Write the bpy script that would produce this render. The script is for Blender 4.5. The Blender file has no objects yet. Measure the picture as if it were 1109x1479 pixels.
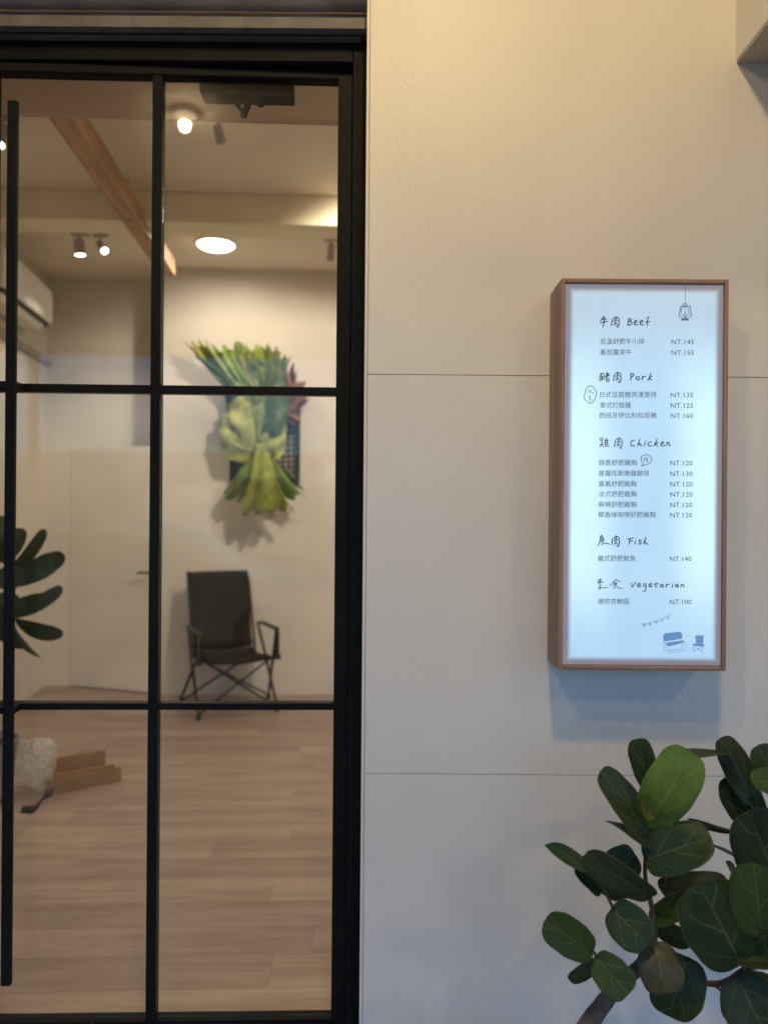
import bpy, math, random
from mathutils import Vector, Matrix
random.seed(7)
R = math.radians
S = bpy.context.scene
COL = S.collection

# ------------------------------------------------------------------ camera
CAMZ = 1.48
FPX = 1111.0                      # focal length in photo pixels
W0, H0 = 1109.0, 1479.0
ROLL = R(0.45)
cam = bpy.data.cameras.new('camera')
cam.sensor_fit = 'VERTICAL'
cam.sensor_height = 36.0; cam.sensor_width = 27.0
cam.lens = FPX / H0 * 36.0
cam.clip_start = 0.02; cam.clip_end = 500
cam.dof.use_dof = True
cam.dof.focus_distance = 1.88
cam.dof.aperture_fstop = 1.9
camo = bpy.data.objects.new('camera', cam); COL.objects.link(camo)
rx = Vector((math.cos(ROLL), 0, math.sin(ROLL)))
up = Vector((-math.sin(ROLL), 0, math.cos(ROLL)))
bk = Vector((0, -1, 0))
camo.matrix_world = Matrix(((rx.x, up.x, bk.x, 0), (rx.y, up.y, bk.y, 0), (rx.z, up.z, bk.z, CAMZ), (0, 0, 0, 1)))
S.camera = camo

# ------------------------------------------------------------------ world and exposure
world = bpy.data.worlds.new('World'); S.world = world; world.use_nodes = True
wn = world.node_tree.nodes; wl = world.node_tree.links; wn.clear()
sky = wn.new('ShaderNodeTexSky'); sky.sky_type = 'NISHITA'; sky.sun_disc = False
sky.sun_elevation = R(9); sky.ozone_density = 6; sky.sun_rotation = R(0); sky.altitude = 10
bgn = wn.new('ShaderNodeBackground'); bgn.inputs['Strength'].default_value = 0.125
wo = wn.new('ShaderNodeOutputWorld')
wl.new(sky.outputs[0], bgn.inputs[0]); wl.new(bgn.outputs[0], wo.inputs[0])
EX = 2.0                          # exposed for the dim arcade
K = 2 ** -EX
vs = S.view_settings
S.display_settings.display_device = 'sRGB'
vs.view_transform = 'Standard'; vs.look = 'None'; vs.exposure = EX; vs.gamma = 1.0; vs.use_curve_mapping = False
S.render.engine = 'CYCLES'
S.cycles.use_denoising = True
S.cycles.max_bounces = 10; S.cycles.diffuse_bounces = 5; S.cycles.glossy_bounces = 3
S.cycles.transparent_max_bounces = 12; S.cycles.transmission_bounces = 6
S.cycles.sample_clamp_indirect = 4.0
S.cycles.caustics_reflective = False; S.cycles.caustics_refractive = False

# lamp powers (W)
ARC1, ARC2, ARC3 = 124.0 * K, 64.0 * K, 58.0 * K        # arcade ceiling lamps
WARM = (1.0, 0.73, 0.38)
IN_COL = (1.0, 0.85, 0.68)

# ------------------------------------------------------------------ frames: pixel -> point on a plane
def ray(px, py):
    dx, dy = px - W0 / 2, py - H0 / 2
    a = dx * math.cos(ROLL) + dy * math.sin(ROLL)
    b = -dx * math.sin(ROLL) + dy * math.cos(ROLL)
    return a / FPX, -b / FPX
class Frame:
    def __init__(s, ox, oy, deg):
        s.ox, s.oy, s.t = ox, oy, R(deg); s.c, s.s = math.cos(s.t), math.sin(s.t)
    def w(s, u, v, z=0.0):
        return Vector((s.ox + u * s.c - v * s.s, s.oy + u * s.s + v * s.c, z))
    def px(s, px, py, v):
        a, b = ray(px, py)
        # v = -(x-ox)*s + (y-oy)*c with x=a*k,y=k
        k = (v - s.ox * s.s + s.oy * s.c) / (s.c - a * s.s)
        x, y = a * k - s.ox, k - s.oy
        return (x * s.c + y * s.s, v, CAMZ + b * k)
WF = Frame(0, 0, 0)               # world / outer wall frame: v = world Y
IN = Frame(0, 0, 2.5)             # interior frame
_h = WF.px(506, 740, 2.15)
DR = Frame(_h[0], 2.15, 1.7)      # door leaf frame, hinge at the right

# ------------------------------------------------------------------ mesh builder
class MB:
    def __init__(s): s.v = []; s.f = []; s.uv = None
    def box(s, x0, x1, y0, y1, z0, z1):
        n = len(s.v)
        s.v += [(x, y, z) for z in (z0, z1) for y in (y0, y1) for x in (x0, x1)]
        s.f += [tuple(n + i for i in q) for q in ((0, 2, 3, 1), (4, 5, 7, 6), (0, 1, 5, 4), (2, 6, 7, 3), (0, 4, 6, 2), (1, 3, 7, 5))]
        return s
    def prism(s, poly, a0, a1, axis='y'):
        """poly list of 2-tuples; extruded along axis from a0 to a1"""
        n = len(s.v); m = len(poly)
        def mk(p, a):
            return {'y': (p[0], a, p[1]), 'x': (a, p[0], p[1]), 'z': (p[0], p[1], a)}[axis]
        s.v += [mk(p, a0) for p in poly] + [mk(p, a1) for p in poly]
        s.f.append(tuple(n + i for i in range(m))); s.f.append(tuple(n + m + i for i in reversed(range(m))))
        for i in range(m):
            j = (i + 1) % m
            s.f.append((n + i, n + m + i, n + m + j, n + j))
        return s
    def tube(s, pts, rad, n=8, cap=True):
        pts = [Vector(p) for p in pts]
        if not isinstance(rad, (list, tuple)): rad = [rad] * len(pts)
        base = len(s.v); prev = None
        for i, p in enumerate(pts):
            d = (pts[min(i + 1, len(pts) - 1)] - pts[max(i - 1, 0)]).normalized()
            if prev is None:
                ref = Vector((0, 0, 1)) if abs(d.z) < 0.9 else Vector((1, 0, 0))
                x = d.cross(ref).normalized()
            else:
                x = (prev - d * prev.dot(d)).normalized()
            prev = x; y = d.cross(x)
            for k in range(n):
                a = 2 * math.pi * k / n
                s.v.append(tuple(p + (x * math.cos(a) + y * math.sin(a)) * rad[i]))
        for i in range(len(pts) - 1):
            for k in range(n):
                a = base + i * n + k; b = base + i * n + (k + 1) % n
                s.f.append((a, b, b + n, a + n))
        if cap:
            s.f.append(tuple(base + k for k in reversed(range(n))))
            s.f.append(tuple(base + (len(pts) - 1) * n + k for k in range(n)))
        return s
    def lathe(s, prof, n=24, c=(0, 0, 0)):
        base = len(s.v)
        for r, z in prof:
            for k in range(n):
                a = 2 * math.pi * k / n
                s.v.append((c[0] + r * math.cos(a), c[1] + r * math.sin(a), c[2] + z))
        for i in range(len(prof) - 1):
            for k in range(n):
                a = base + i * n + k; b = base + i * n + (k + 1) % n
                s.f.append((a, b, b + n, a + n))
        s.f.append(tuple(base + k for k in reversed(range(n))))
        s.f.append(tuple(base + (len(prof) - 1) * n + k for k in range(n)))
        return s
    def grid(s, fn, nu, nv):
        base = len(s.v); first = base == 0
        if s.uv is None: s.uv = []
        for i in range(nu + 1):
            for j in range(nv + 1):
                s.v.append(tuple(fn(i / nu, j / nv))); s.uv.append((i / nu, j / nv))
        for i in range(nu):
            for j in range(nv):
                a = base + i * (nv + 1) + j
                s.f.append((a, a + nv + 1, a + nv + 2, a + 1))
        return s
    def build(s, name, mat, parent=None, off=(0, 0, 0), smooth=False, bevel=0, loc=None, rz=0, solid=0, sub=0):
        me = bpy.data.meshes.new(name)
        me.from_pydata([(x - off[0], y - off[1], z - off[2]) for x, y, z in s.v], [], s.f)
        me.materials.append(mat)
        if s.uv is not None and len(s.uv) == len(s.v):
            l = me.uv_layers.new(name='UVMap')
            for lp in me.loops: l.data[lp.index].uv = s.uv[lp.vertex_index]
        me.update()
        o = bpy.data.objects.new(name, me); COL.objects.link(o)
        if parent is not None: o.parent = parent
        if loc is not None: o.location = loc; o.rotation_euler = (0, 0, rz)
        if solid:
            m = o.modifiers.new('solid', 'SOLIDIFY'); m.thickness = solid; m.offset = 0
        if bevel:
            m = o.modifiers.new('bevel', 'BEVEL'); m.width = bevel; m.segments = 2; m.limit_method = 'ANGLE'
        if sub:
            m = o.modifiers.new('sub', 'SUBSURF'); m.levels = sub; m.render_levels = sub
        if smooth:
            for p in me.polygons: p.use_smooth = True
            if not sub:
                try: me.set_sharp_from_angle(angle=R(40))
                except Exception: pass
        return o

def tag(o, label=None, cat=None, group=None, kind=None):
    if label: o['label'] = label
    if cat: o['category'] = cat
    if group: o['group'] = group
    if kind: o['kind'] = kind
    return o

class Thing:
    """an Empty at the base of a thing; part() takes geometry written in the frame's own u, v, z"""
    def __init__(s, name, label, cat, base, frame=WF, group=None, kind=None):
        s.fr, s.base = frame, tuple(base)
        o = bpy.data.objects.new(name, None); COL.objects.link(o)
        o.empty_display_size = 0.05
        o.location = frame.w(*base); o.rotation_euler = (0, 0, frame.t)
        tag(o, label, cat, group, kind); s.o = o
    def part(s, name, mb, mat, parent=None, **k):
        return mb.build(name, mat, parent or s.o, off=s.base, **k)

def copy_tree(o, parent=None):
    c = o.copy(); COL.objects.link(c)
    if parent is not None: c.parent = parent
    for ch in list(o.children): copy_tree(ch, c)
    return c

# ------------------------------------------------------------------ materials
def newmat(name):
    m = bpy.data.materials.new(name); m.use_nodes = True
    nt = m.node_tree; return m, nt, nt.nodes['Principled BSDF']
def N(nt, t, **k):
    n = nt.nodes.new(t)
    for a, b in k.items(): setattr(n, a, b)
    return n
def M(nt, op, a, b=None, c=None, clamp=False):
    n = nt.nodes.new('ShaderNodeMath'); n.operation = op; n.use_clamp = clamp
    for i, x in enumerate((a, b, c)):
        if x is None: continue
        if isinstance(x, (int, float)): n.inputs[i].default_value = x
        else: nt.links.new(x, n.inputs[i])
    return n.outputs[0]
def mixc(nt, f, a, b, mode='MIX'):
    n = nt.nodes.new('ShaderNodeMix'); n.data_type = 'RGBA'; n.blend_type = mode
    for i, x in ((0, f), (6, a), (7, b)):
        if isinstance(x, (int, float)): n.inputs[i].default_value = x
        elif isinstance(x, (tuple, list)): n.inputs[i].default_value = (*x[:3], 1)
        else: nt.links.new(x, n.inputs[i])
    return n.outputs[2]
def noise(nt, vec, scale, detail=3, rough=0.5):
    n = N(nt, 'ShaderNodeTexNoise'); n.inputs['Scale'].default_value = scale
    n.inputs['Detail'].default_value = detail; n.inputs['Roughness'].default_value = rough
    if vec is not None: nt.links.new(vec, n.inputs['Vector'])
    return n.outputs['Fac']
def coords(nt, which='Object', scale=(1, 1, 1)):
    tc = N(nt, 'ShaderNodeTexCoord'); mp = N(nt, 'ShaderNodeMapping'); mp.inputs['Scale'].default_value = scale
    nt.links.new(tc.outputs[which], mp.inputs[0]); return mp.outputs[0]
def ramp(nt, f, lo, hi):
    n = N(nt, 'ShaderNodeMapRange'); n.inputs[1].default_value = lo; n.inputs[2].default_value = hi
    n.interpolation_type = 'SMOOTHSTEP'
    nt.links.new(f, n.inputs[0]); return n.outputs[0]
def bump(nt, bs, h, strength, dist=0.001):
    b = N(nt, 'ShaderNodeBump'); b.inputs['Strength'].default_value = strength; b.inputs['Distance'].default_value = dist
    nt.links.new(h, b.inputs['Height']); nt.links.new(b.outputs[0], bs.inputs['Normal'])
def plain(name, col, rough=0.5, metal=0.0, var=0.12, vscale=6, bs_=None, bstr=0.0, bscale=200, spec=0.5, rvar=0.0):
    m, nt, bs = newmat(name)
    co = coords(nt)
    f = noise(nt, co, vscale, 4)
    d = tuple(c * (1 - var) for c in col); l = tuple(min(1, c * (1 + var)) for c in col)
    nt.links.new(mixc(nt, ramp(nt, f, 0.3, 0.7), d, l), bs.inputs['Base Color'])
    bs.inputs['Roughness'].default_value = rough; bs.inputs['Metallic'].default_value = metal
    bs.inputs['Specular IOR Level'].default_value = spec
    if rvar:
        nt.links.new(M(nt, 'ADD', M(nt, 'MULTIPLY', noise(nt, co, vscale * 3, 5), rvar * 2), rough - rvar), bs.inputs['Roughness'])
    if bstr: bump(nt, bs, noise(nt, co, bscale, 2), bstr)
    return m
def wood(name, dark, light, axis=2, rough=0.5, fine=60, stretch=14, knots=0.0):
    m, nt, bs = newmat(name)
    sc = [fine, fine, fine]; sc[axis] = fine / stretch
    co = coords(nt, scale=tuple(sc))
    oi = N(nt, 'ShaderNodeObjectInfo')
    ad = N(nt, 'ShaderNodeVectorMath', operation='ADD'); nt.links.new(co, ad.inputs[0])
    cx = N(nt, 'ShaderNodeCombineXYZ')
    nt.links.new(M(nt, 'MULTIPLY', oi.outputs['Random'], 91.0), cx.inputs[0]); nt.links.new(M(nt, 'MULTIPLY', oi.outputs['Random'], 37.0), cx.inputs[2])
    nt.links.new(cx.outputs[0], ad.inputs[1]); co = ad.outputs[0]
    f1 = noise(nt, co, 0.35, 5, 0.65); f2 = noise(nt, co, 2.5, 4, 0.6)
    f = M(nt, 'ADD', M(nt, 'MULTIPLY', f1, 0.75), M(nt, 'MULTIPLY', f2, 0.25))
    c = mixc(nt, ramp(nt, f, 0.36, 0.64), dark, light)
    if knots:
        v = N(nt, 'ShaderNodeTexVoronoi'); v.inputs['Scale'].default_value = 1.0
        k = [14, 14, 14]; k[axis] = 5
        nt.links.new(coords(nt, scale=tuple(k)), v.inputs['Vector'])
        c = mixc(nt, M(nt, 'SUBTRACT', 1.0, ramp(nt, v.outputs['Distance'], 0.08, 0.2)), c, tuple(x * 0.15 for x in dark))
    hs = N(nt, 'ShaderNodeHueSaturation'); nt.links.new(c, hs.inputs['Color'])
    nt.links.new(M(nt, 'ADD', M(nt, 'MULTIPLY', oi.outputs['Random'], 0.2), 0.9), hs.inputs['Value'])
    nt.links.new(hs.outputs[0], bs.inputs['Base Color'])
    bs.inputs['Roughness'].default_value = rough
    bump(nt, bs, f2, 0.25, 0.0006)
    return m

# outer wall paint: satin off-white with a roller texture
m_wall, nt, bs = newmat('wall_paint')
co = coords(nt)
f = noise(nt, co, 2.2, 5); g = noise(nt, co, 24, 4)
c = mixc(nt, ramp(nt, f, 0.3, 0.7), (0.67, 0.645, 0.60), (0.71, 0.69, 0.65))
c = mixc(nt, M(nt, 'MULTIPLY', ramp(nt, g, 0.62, 0.8), 0.12), c, (0.45, 0.40, 0.34))
nt.links.new(c, bs.inputs['Base Color'])
nt.links.new(M(nt, 'ADD', M(nt, 'MULTIPLY', f, 0.16), 0.33), bs.inputs['Roughness'])
orange = M(nt, 'ADD', noise(nt, coords(nt, scale=(1, 1, 0.6)), 260, 2), M(nt, 'MULTIPLY', noise(nt, co, 60, 3), 0.6))
bump(nt, bs, orange, 0.5, 0.0014)

m_black = plain('black_powder_coat', (0.007, 0.008, 0.009), 0.55, spec=0.10, var=0.25, vscale=3, bstr=0.08, bscale=500, rvar=0.08)
m_black_old = plain('scuffed_dark_metal', (0.022, 0.024, 0.026), 0.5, var=0.5, vscale=9, bstr=0.2, bscale=80, rvar=0.15)
m_greysteel = plain('grey_weathered_steel', (0.12, 0.115, 0.12), 0.55, var=0.22, vscale=14, bstr=0.25, bscale=120, rvar=0.1)
m_bluesteel = plain('dark_blue_grey_steel', (0.30, 0.34, 0.40), 0.5, var=0.25, vscale=10, bstr=0.2, bscale=90)
m_soffit = plain('brown_grey_soffit', (0.62, 0.55, 0.49), 0.75, var=0.15, vscale=7, bstr=0.2)
m_in_wall = plain('interior_paint', (0.62, 0.575, 0.50), 0.7, var=0.05, vscale=1.2, bstr=0.05)
m_in_ceil = plain('ceiling_paint', (0.82, 0.74, 0.62), 0.8, var=0.04, vscale=1.0)
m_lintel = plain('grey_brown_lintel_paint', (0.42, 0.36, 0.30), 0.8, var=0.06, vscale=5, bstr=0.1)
m_beam = plain('cream_beam_paint', (0.84, 0.75, 0.56), 0.6, var=0.04, vscale=2)
m_white = plain('white_plastic', (0.80, 0.78, 0.74), 0.35, var=0.03)
m_doorw = plain('white_door_paint', (0.72, 0.68, 0.60), 0.45, var=0.04, vscale=2)
m_dark = plain('dark_plastic', (0.02, 0.02, 0.02), 0.45, var=0.2)
m_greyp = plain('grey_plastic', (0.36, 0.33, 0.30), 0.5, var=0.1)
m_frame_wood = wood('sign_wood', (0.17, 0.095, 0.062), (0.35, 0.21, 0.145), 2, 0.45, fine=42, stretch=18)
m_frame_wood_h = wood('sign_wood_across', (0.17, 0.095, 0.062), (0.35, 0.21, 0.145), 0, 0.45, fine=42, stretch=18)
m_pine = wood('pine_beam', (0.30, 0.165, 0.085), (0.52, 0.31, 0.17), 1, 0.55, fine=40, stretch=12, knots=1)
m_plank = wood('vinyl_plank', (0.235, 0.17, 0.135), (0.345, 0.26, 0.21), 0, 0.42, fine=26, stretch=11)
m_olive = plain('olive_canvas', (0.019, 0.016, 0.009), 0.85, spec=.12, var=0.2, vscale=12, bstr=0.4, bscale=700)
m_tubing = plain('dark_steel_tube', (0.015, 0.016, 0.018), 0.35, metal=0.3)
m_card = plain('brown_cardboard', (0.30, 0.18, 0.09), 0.85, var=0.15, vscale=8)
m_bark = plain('grey_brown_bark', (0.085, 0.065, 0.052), 0.85, var=0.45, vscale=30, bstr=0.8, bscale=140)
m_stem = plain('dark_green_stem', (0.035, 0.035, 0.022), 0.6, var=0.3, vscale=30)
m_pot = plain('grey_clay_pot', (0.20, 0.19, 0.18), 0.75, var=0.15, bstr=0.3)
m_soil = plain('dark_soil', (0.03, 0.022, 0.015), 0.95, var=0.5, vscale=60, bstr=1.0, bscale=100)
m_pave = plain('pale_pavement', (0.48, 0.45, 0.41), 0.7, var=0.15, vscale=4, bstr=0.3)
m_asph = plain('asphalt', (0.05, 0.05, 0.052), 0.85, var=0.2, vscale=20, bstr=0.5)
m_conc = plain('arcade_plaster', (0.26, 0.25, 0.245), 0.8, var=0.08, vscale=2)
m_carp = plain('white_car_paint', (0.75, 0.76, 0.78), 0.2, var=0.02)
m_rubber = plain('black_rubber', (0.02, 0.02, 0.02), 0.8)
m_facade = plain('pale_tile_facade', (0.42, 0.40, 0.38), 0.7, var=0.12, vscale=3)

# glass: a thin clear sheet, mirror-like only by Fresnel
def glassmat(name, f0=0.020, tint=(0.97, 0.98, 0.97), rough=0.0):
    m, nt, bs = newmat(name); nt.nodes.remove(bs)
    lw = N(nt, 'ShaderNodeLayerWeight'); lw.inputs['Blend'].default_value = 0.5
    fac = M(nt, 'ADD', M(nt, 'MULTIPLY', M(nt, 'POWER', lw.outputs['Facing'], 5.0), 1 - f0), f0)
    tr = N(nt, 'ShaderNodeBsdfTransparent'); tr.inputs[0].default_value = (*tint, 1)
    gl = N(nt, 'ShaderNodeBsdfGlossy'); gl.inputs['Roughness'].default_value = rough
    mx = N(nt, 'ShaderNodeMixShader')
    nt.links.new(fac, mx.inputs[0]); nt.links.new(tr.outputs[0], mx.inputs[1]); nt.links.new(gl.outputs[0], mx.inputs[2])
    df = N(nt, 'ShaderNodeBsdfDiffuse'); df.inputs[0].default_value = (.8, .78, .74, 1)
    co = coords(nt); dust = M(nt, 'MULTIPLY', ramp(nt, noise(nt, co, 3.0, 8, 0.7), 0.4, 0.8), 0.014)
    m2 = N(nt, 'ShaderNodeMixShader'); nt.links.new(dust, m2.inputs[0])
    nt.links.new(mx.outputs[0], m2.inputs[1]); nt.links.new(df.outputs[0], m2.inputs[2])
    nt.links.new(m2.outputs[0], nt.nodes['Material Output'].inputs[0])
    return m
m_glass = glassmat('door_glass')
m_winglass = plain('dark_window_glass', (0.03, 0.035, 0.04), 0.08, spec=0.8)

def emis(name, col, st):
    m, nt, bs = newmat(name)
    bs.inputs['Base Color'].default_value = (0.8, 0.8, 0.8, 1)
    bs.inputs['Emission Color'].default_value = (*col, 1); bs.inputs['Emission Strength'].default_value = st * K
    return m
m_lampdisc = emis('lit_diffuser', (1.0, 0.95, 0.86), 9.0)
m_lampdisc2 = emis('lit_arcade_diffuser', (1.0, 0.80, 0.50), 6.0)
m_litwin = emis('lit_window', (1.0, 0.8, 0.5), 0.9)

# leaf with veins: UV.x along the midrib, UV.y across (0.5 = midrib); colour from the object
def leafmat(name, vein=(0.22, 0.27, 0.11), nlat=5.0, vstr=0.55, rough=0.38, trans=0.18, spots=True, slope=0.55):
    m, nt, bs = newmat(name)
    uv = N(nt, 'ShaderNodeUVMap'); sp = N(nt, 'ShaderNodeSeparateXYZ'); nt.links.new(uv.outputs[0], sp.inputs[0])
    u, v = sp.outputs[0], M(nt, 'MULTIPLY', M(nt, 'ABSOLUTE', M(nt, 'SUBTRACT', sp.outputs[1], 0.5)), 2.0)
    co = coords(nt); oi = N(nt, 'ShaderNodeObjectInfo')
    wob = M(nt, 'MULTIPLY', M(nt, 'SUBTRACT', noise(nt, co, 25, 2), 0.5), 0.12)
    mid = M(nt, 'SUBTRACT', 1.0, ramp(nt, v, 0.012, 0.05))
    mid = M(nt, 'MULTIPLY', mid, M(nt, 'SUBTRACT', 1.05, M(nt, 'MULTIPLY', u, 0.55)))
    side = M(nt, 'MULTIPLY', M(nt, 'GREATER_THAN', sp.outputs[1], 0.5), 0.37)
    w = M(nt, 'ADD', M(nt, 'ADD', M(nt, 'MULTIPLY', M(nt, 'SUBTRACT', M(nt, 'ADD', u, wob), M(nt, 'MULTIPLY', M(nt, 'POWER', v, 1.3), slope)), nlat), side), M(nt, 'MULTIPLY', oi.outputs['Random'], 0.9))
    fr = M(nt, 'ABSOLUTE', M(nt, 'SUBTRACT', M(nt, 'FRACT', M(nt, 'ADD', w, 20.0)), 0.5))
    lat = M(nt, 'SUBTRACT', 1.0, ramp(nt, fr, 0.012, 0.055))
    lat = M(nt, 'MULTIPLY', lat, M(nt, 'SUBTRACT', 1.0, ramp(nt, v, 0.55, 0.98)))
    ve = M(nt, 'MULTIPLY', M(nt, 'MAXIMUM', mid, M(nt, 'MULTIPLY', lat, 0.75)), vstr, clamp=True)
    nz = noise(nt, co, 18, 5)
    base = mixc(nt, M(nt, 'MULTIPLY', ramp(nt, nz, 0.3, 0.75), 0.5), oi.outputs['Color'], (0.055, 0.06, 0.02))
    if spots:
        sn = noise(nt, co, 70, 3)
        base = mixc(nt, M(nt, 'MULTIPLY', ramp(nt, sn, 0.66, 0.76), 0.6), base, (0.09, 0.06, 0.03))
    edge = ramp(nt, v, 0.93, 1.0)
    base = mixc(nt, M(nt, 'MULTIPLY', edge, 0.35), base, vein)
    c = mixc(nt, ve, base, mixc(nt, 1.0, base, tuple(x * .45 for x in vein), 'ADD'))
    nt.links.new(c, bs.inputs['Base Color'])
    nt.links.new(M(nt, 'ADD', M(nt, 'MULTIPLY', nz, 0.25), rough - 0.1), bs.inputs['Roughness'])
    bs.inputs['Specular IOR Level'].default_value = 0.25
    bump(nt, bs, M(nt, 'ADD', M(nt, 'MULTIPLY', ve, -1.0), M(nt, 'MULTIPLY', noise(nt, co, 45, 3), 0.8)), 0.45, 0.0015)
    tl = N(nt, 'ShaderNodeBsdfTranslucent'); nt.links.new(c, tl.inputs[0])
    mx = N(nt, 'ShaderNodeMixShader'); mx.inputs[0].default_value = trans
    nt.links.new(bs.outputs[0], mx.inputs[1]); nt.links.new(tl.outputs[0], mx.inputs[2])
    nt.links.new(mx.outputs[0], nt.nodes['Material Output'].inputs[0])
    return m
m_leaf = leafmat('sea_grape_leaf', nlat=3.0, vstr=.75, slope=.42, vein=(.17,.22,.09))
m_fig = leafmat('fiddle_leaf', vein=(0.10, 0.14, 0.05), nlat=7)
m_fern = leafmat('staghorn_frond', vein=(0.42, 0.46, 0.20), nlat=1.0, vstr=0.2, rough=0.6, trans=0.25, spots=False, slope=0.1)

# lit sign face: side LED glow and dimmer rim painted into the emission colour
SX0, SX1 = 0.0, 1.0
m_sign, nt, bs = newmat('backlit_acrylic')
tc = N(nt, 'ShaderNodeTexCoord'); sp = N(nt, 'ShaderNodeSeparateXYZ'); nt.links.new(tc.outputs['Generated'], sp.inputs[0])
gx, gz = sp.outputs[0], sp.outputs[2]
SW, SH = 0.385, 0.93
dx = M(nt, 'MULTIPLY', M(nt, 'MINIMUM', gx, M(nt, 'SUBTRACT', 1.0, gx)), SW)
dz = M(nt, 'MULTIPLY', M(nt, 'MINIMUM', gz, M(nt, 'SUBTRACT', 1.0, gz)), SH)
d = M(nt, 'MINIMUM', dx, dz)
rim = ramp(nt, d, 0.007, 0.023)
midz = M(nt, 'SUBTRACT', 1.0, ramp(nt, M(nt, 'ABSOLUTE', M(nt, 'SUBTRACT', gz, 0.47)), 0.16, 0.47))
sidex = M(nt, 'ADD', M(nt, 'MULTIPLY', ramp(nt, M(nt, 'ABSOLUTE', M(nt, 'SUBTRACT', gx, 0.5)), 0.08, 0.40), 0.8), 0.1)
n1 = noise(nt, coords(nt, scale=(1, 1, 0.5)), 14, 2)
glow = M(nt, 'MULTIPLY', midz, sidex)
main = mixc(nt, ramp(nt, gz, 0.72, 0.98), (0.39, 0.62, 0.86), (0.42, 0.57, 0.71))
main = mixc(nt, M(nt, 'ADD', M(nt, 'MULTIPLY', glow, 1.05), M(nt, 'MULTIPLY', M(nt, 'SUBTRACT', n1, 0.5), 0.3), clamp=True), main, (0.64, 0.94, 1.0))
colr = mixc(nt, rim, (0.17, 0.16, 0.20), main)
nt.links.new(colr, bs.inputs['Emission Color']); bs.inputs['Emission Strength'].default_value = 1.0 * K
bs.inputs['Base Color'].default_value = (0.13, 0.13, 0.13, 1); bs.inputs['Roughness'].default_value = 0.3
def ink(name, base, em):  # em paints the backlight coming through the print as emission
    m, nt, bs = newmat(name)
    bs.inputs['Base Color'].default_value = (*base, 1); bs.inputs['Roughness'].default_value = 0.5
    bs.inputs['Emission Color'].default_value = (*em, 1); bs.inputs['Emission Strength'].default_value = K
    return m
m_ink = ink('dark_print', (0.03, 0.03, 0.035), (0.018, 0.03, 0.045))
m_ink2 = ink('grey_print', (0.02, 0.02, 0.025), (0.010, 0.020, 0.032))
m_blue = ink('blue_print', (0.05, 0.08, 0.12), (0.10, 0.23, 0.46))
m_bluedark = ink('slate_print', (0.05, 0.06, 0.08), (0.065, 0.11, 0.19))

# ================================================================== SETTING
def struct(name, mb, mat, **k): return tag(mb.build(name, mat, **k), kind='structure')
tag(MB().box(-60, 60, -3.2, 2.10, -0.25, 0.0).build('pavement', m_pave), kind='structure')
tag(MB().box(-200, 200, -200, -3.2, -0.40, -0.12).build('road', m_asph), kind='structure')
tag(MB().box(-4.4, 6, 2.10, 8.2, -0.30, -0.012).build('subfloor', m_conc), kind='structure')

# outer wall: three stacked boards with open joints, on a core
YW = 2.0
xl = WF.px(524.5, 740, YW)[0]                 # board edge beside the door
xs = WF.px(529.0, 740, YW)[0]                 # vertical joint
z_s1 = WF.px(820, 543, YW)[2]; z_s2 = WF.px(820, 1119.5, YW)[2]
wall = Thing('storefront_wall', 'cream painted panel wall to the right of the black glass door, with fine horizontal joints', 'wall', (xl, YW, 0))
XR = 3.2
J = 0.0009
wall.part('core', MB().box(xl + 0.004, XR, YW + 0.0042, YW + 0.30, 0, 3.94), m_soffit)
for (z0, z1) in ((0.0, z_s2 - J), (z_s2 + J, z_s1 - J), (z_s1 + J, 3.94)):
    wall.part('panel', MB().box(xs + 0.0008, XR, YW, YW + 0.004, z0, z1), m_wall, bevel=0.0009)
wall.part('edge_trim', MB().box(xl, xs - 0.0008, YW - 0.001, YW + 0.16, 0, 3.94), m_wall, bevel=0.001)

# wall continues beyond the shop door to the left, and above it
lw = Thing('side_wall', 'painted wall on the far left side of the glass shopfront', 'wall', (-4.2, YW, 0))
lw.part('panel', MB().box(-8, -2.75, YW, YW + 0.3, 0, 3.94), m_wall)

# arcade: ceiling over the pavement, columns toward the street
struct('arcade_ceiling', MB().box(-8, 8, -3.0, YW, 3.95, 4.25), m_conc)
tag(MB().box(-8, 8, -3.0, -2.7, 2.92, 3.949).build('arcade_edge_beam', m_conc), kind='structure')
for x in (-3.6, 3.4):
    t = Thing('arcade_column', 'square plastered arcade column at the kerb, behind the viewer' + (' on the left' if x < 0 else ' on the right'), 'column', (x, -2.8, 0), group='arcade columns')
    t.part('shaft', MB().box(x - 0.25, x + 0.25, -3.0, -2.6, 0.12, 3.95), m_conc, bevel=0.01)
    t.part('plinth', MB().box(x - 0.29, x + 0.29, -3.04, -2.56, 0.0, 0.12), m_pave, bevel=0.01)

# bulkhead box sticking out of the wall, upper right, with a small fitting over it
bx = WF.px(1062, 90, YW)
bf = WF.px(1109, 20, 1.0)
zb = bx[2]
t = Thing('wall_bulkhead', 'cream boxed bulkhead projecting from the wall at the upper right corner', 'bulkhead', (bx[0], YW, zb))
yb = 0.80
t.part('cladding', MB().box(bx[0], 2.6, yb, YW - 0.001, zb + 0.004, 3.94), m_wall, bevel=0.002)
t.part('underside_board', MB().box(bx[0] + 0.002, 2.6, yb + 0.002, YW - 0.001, zb - 0.003, zb + 0.0035), m_lintel)

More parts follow.
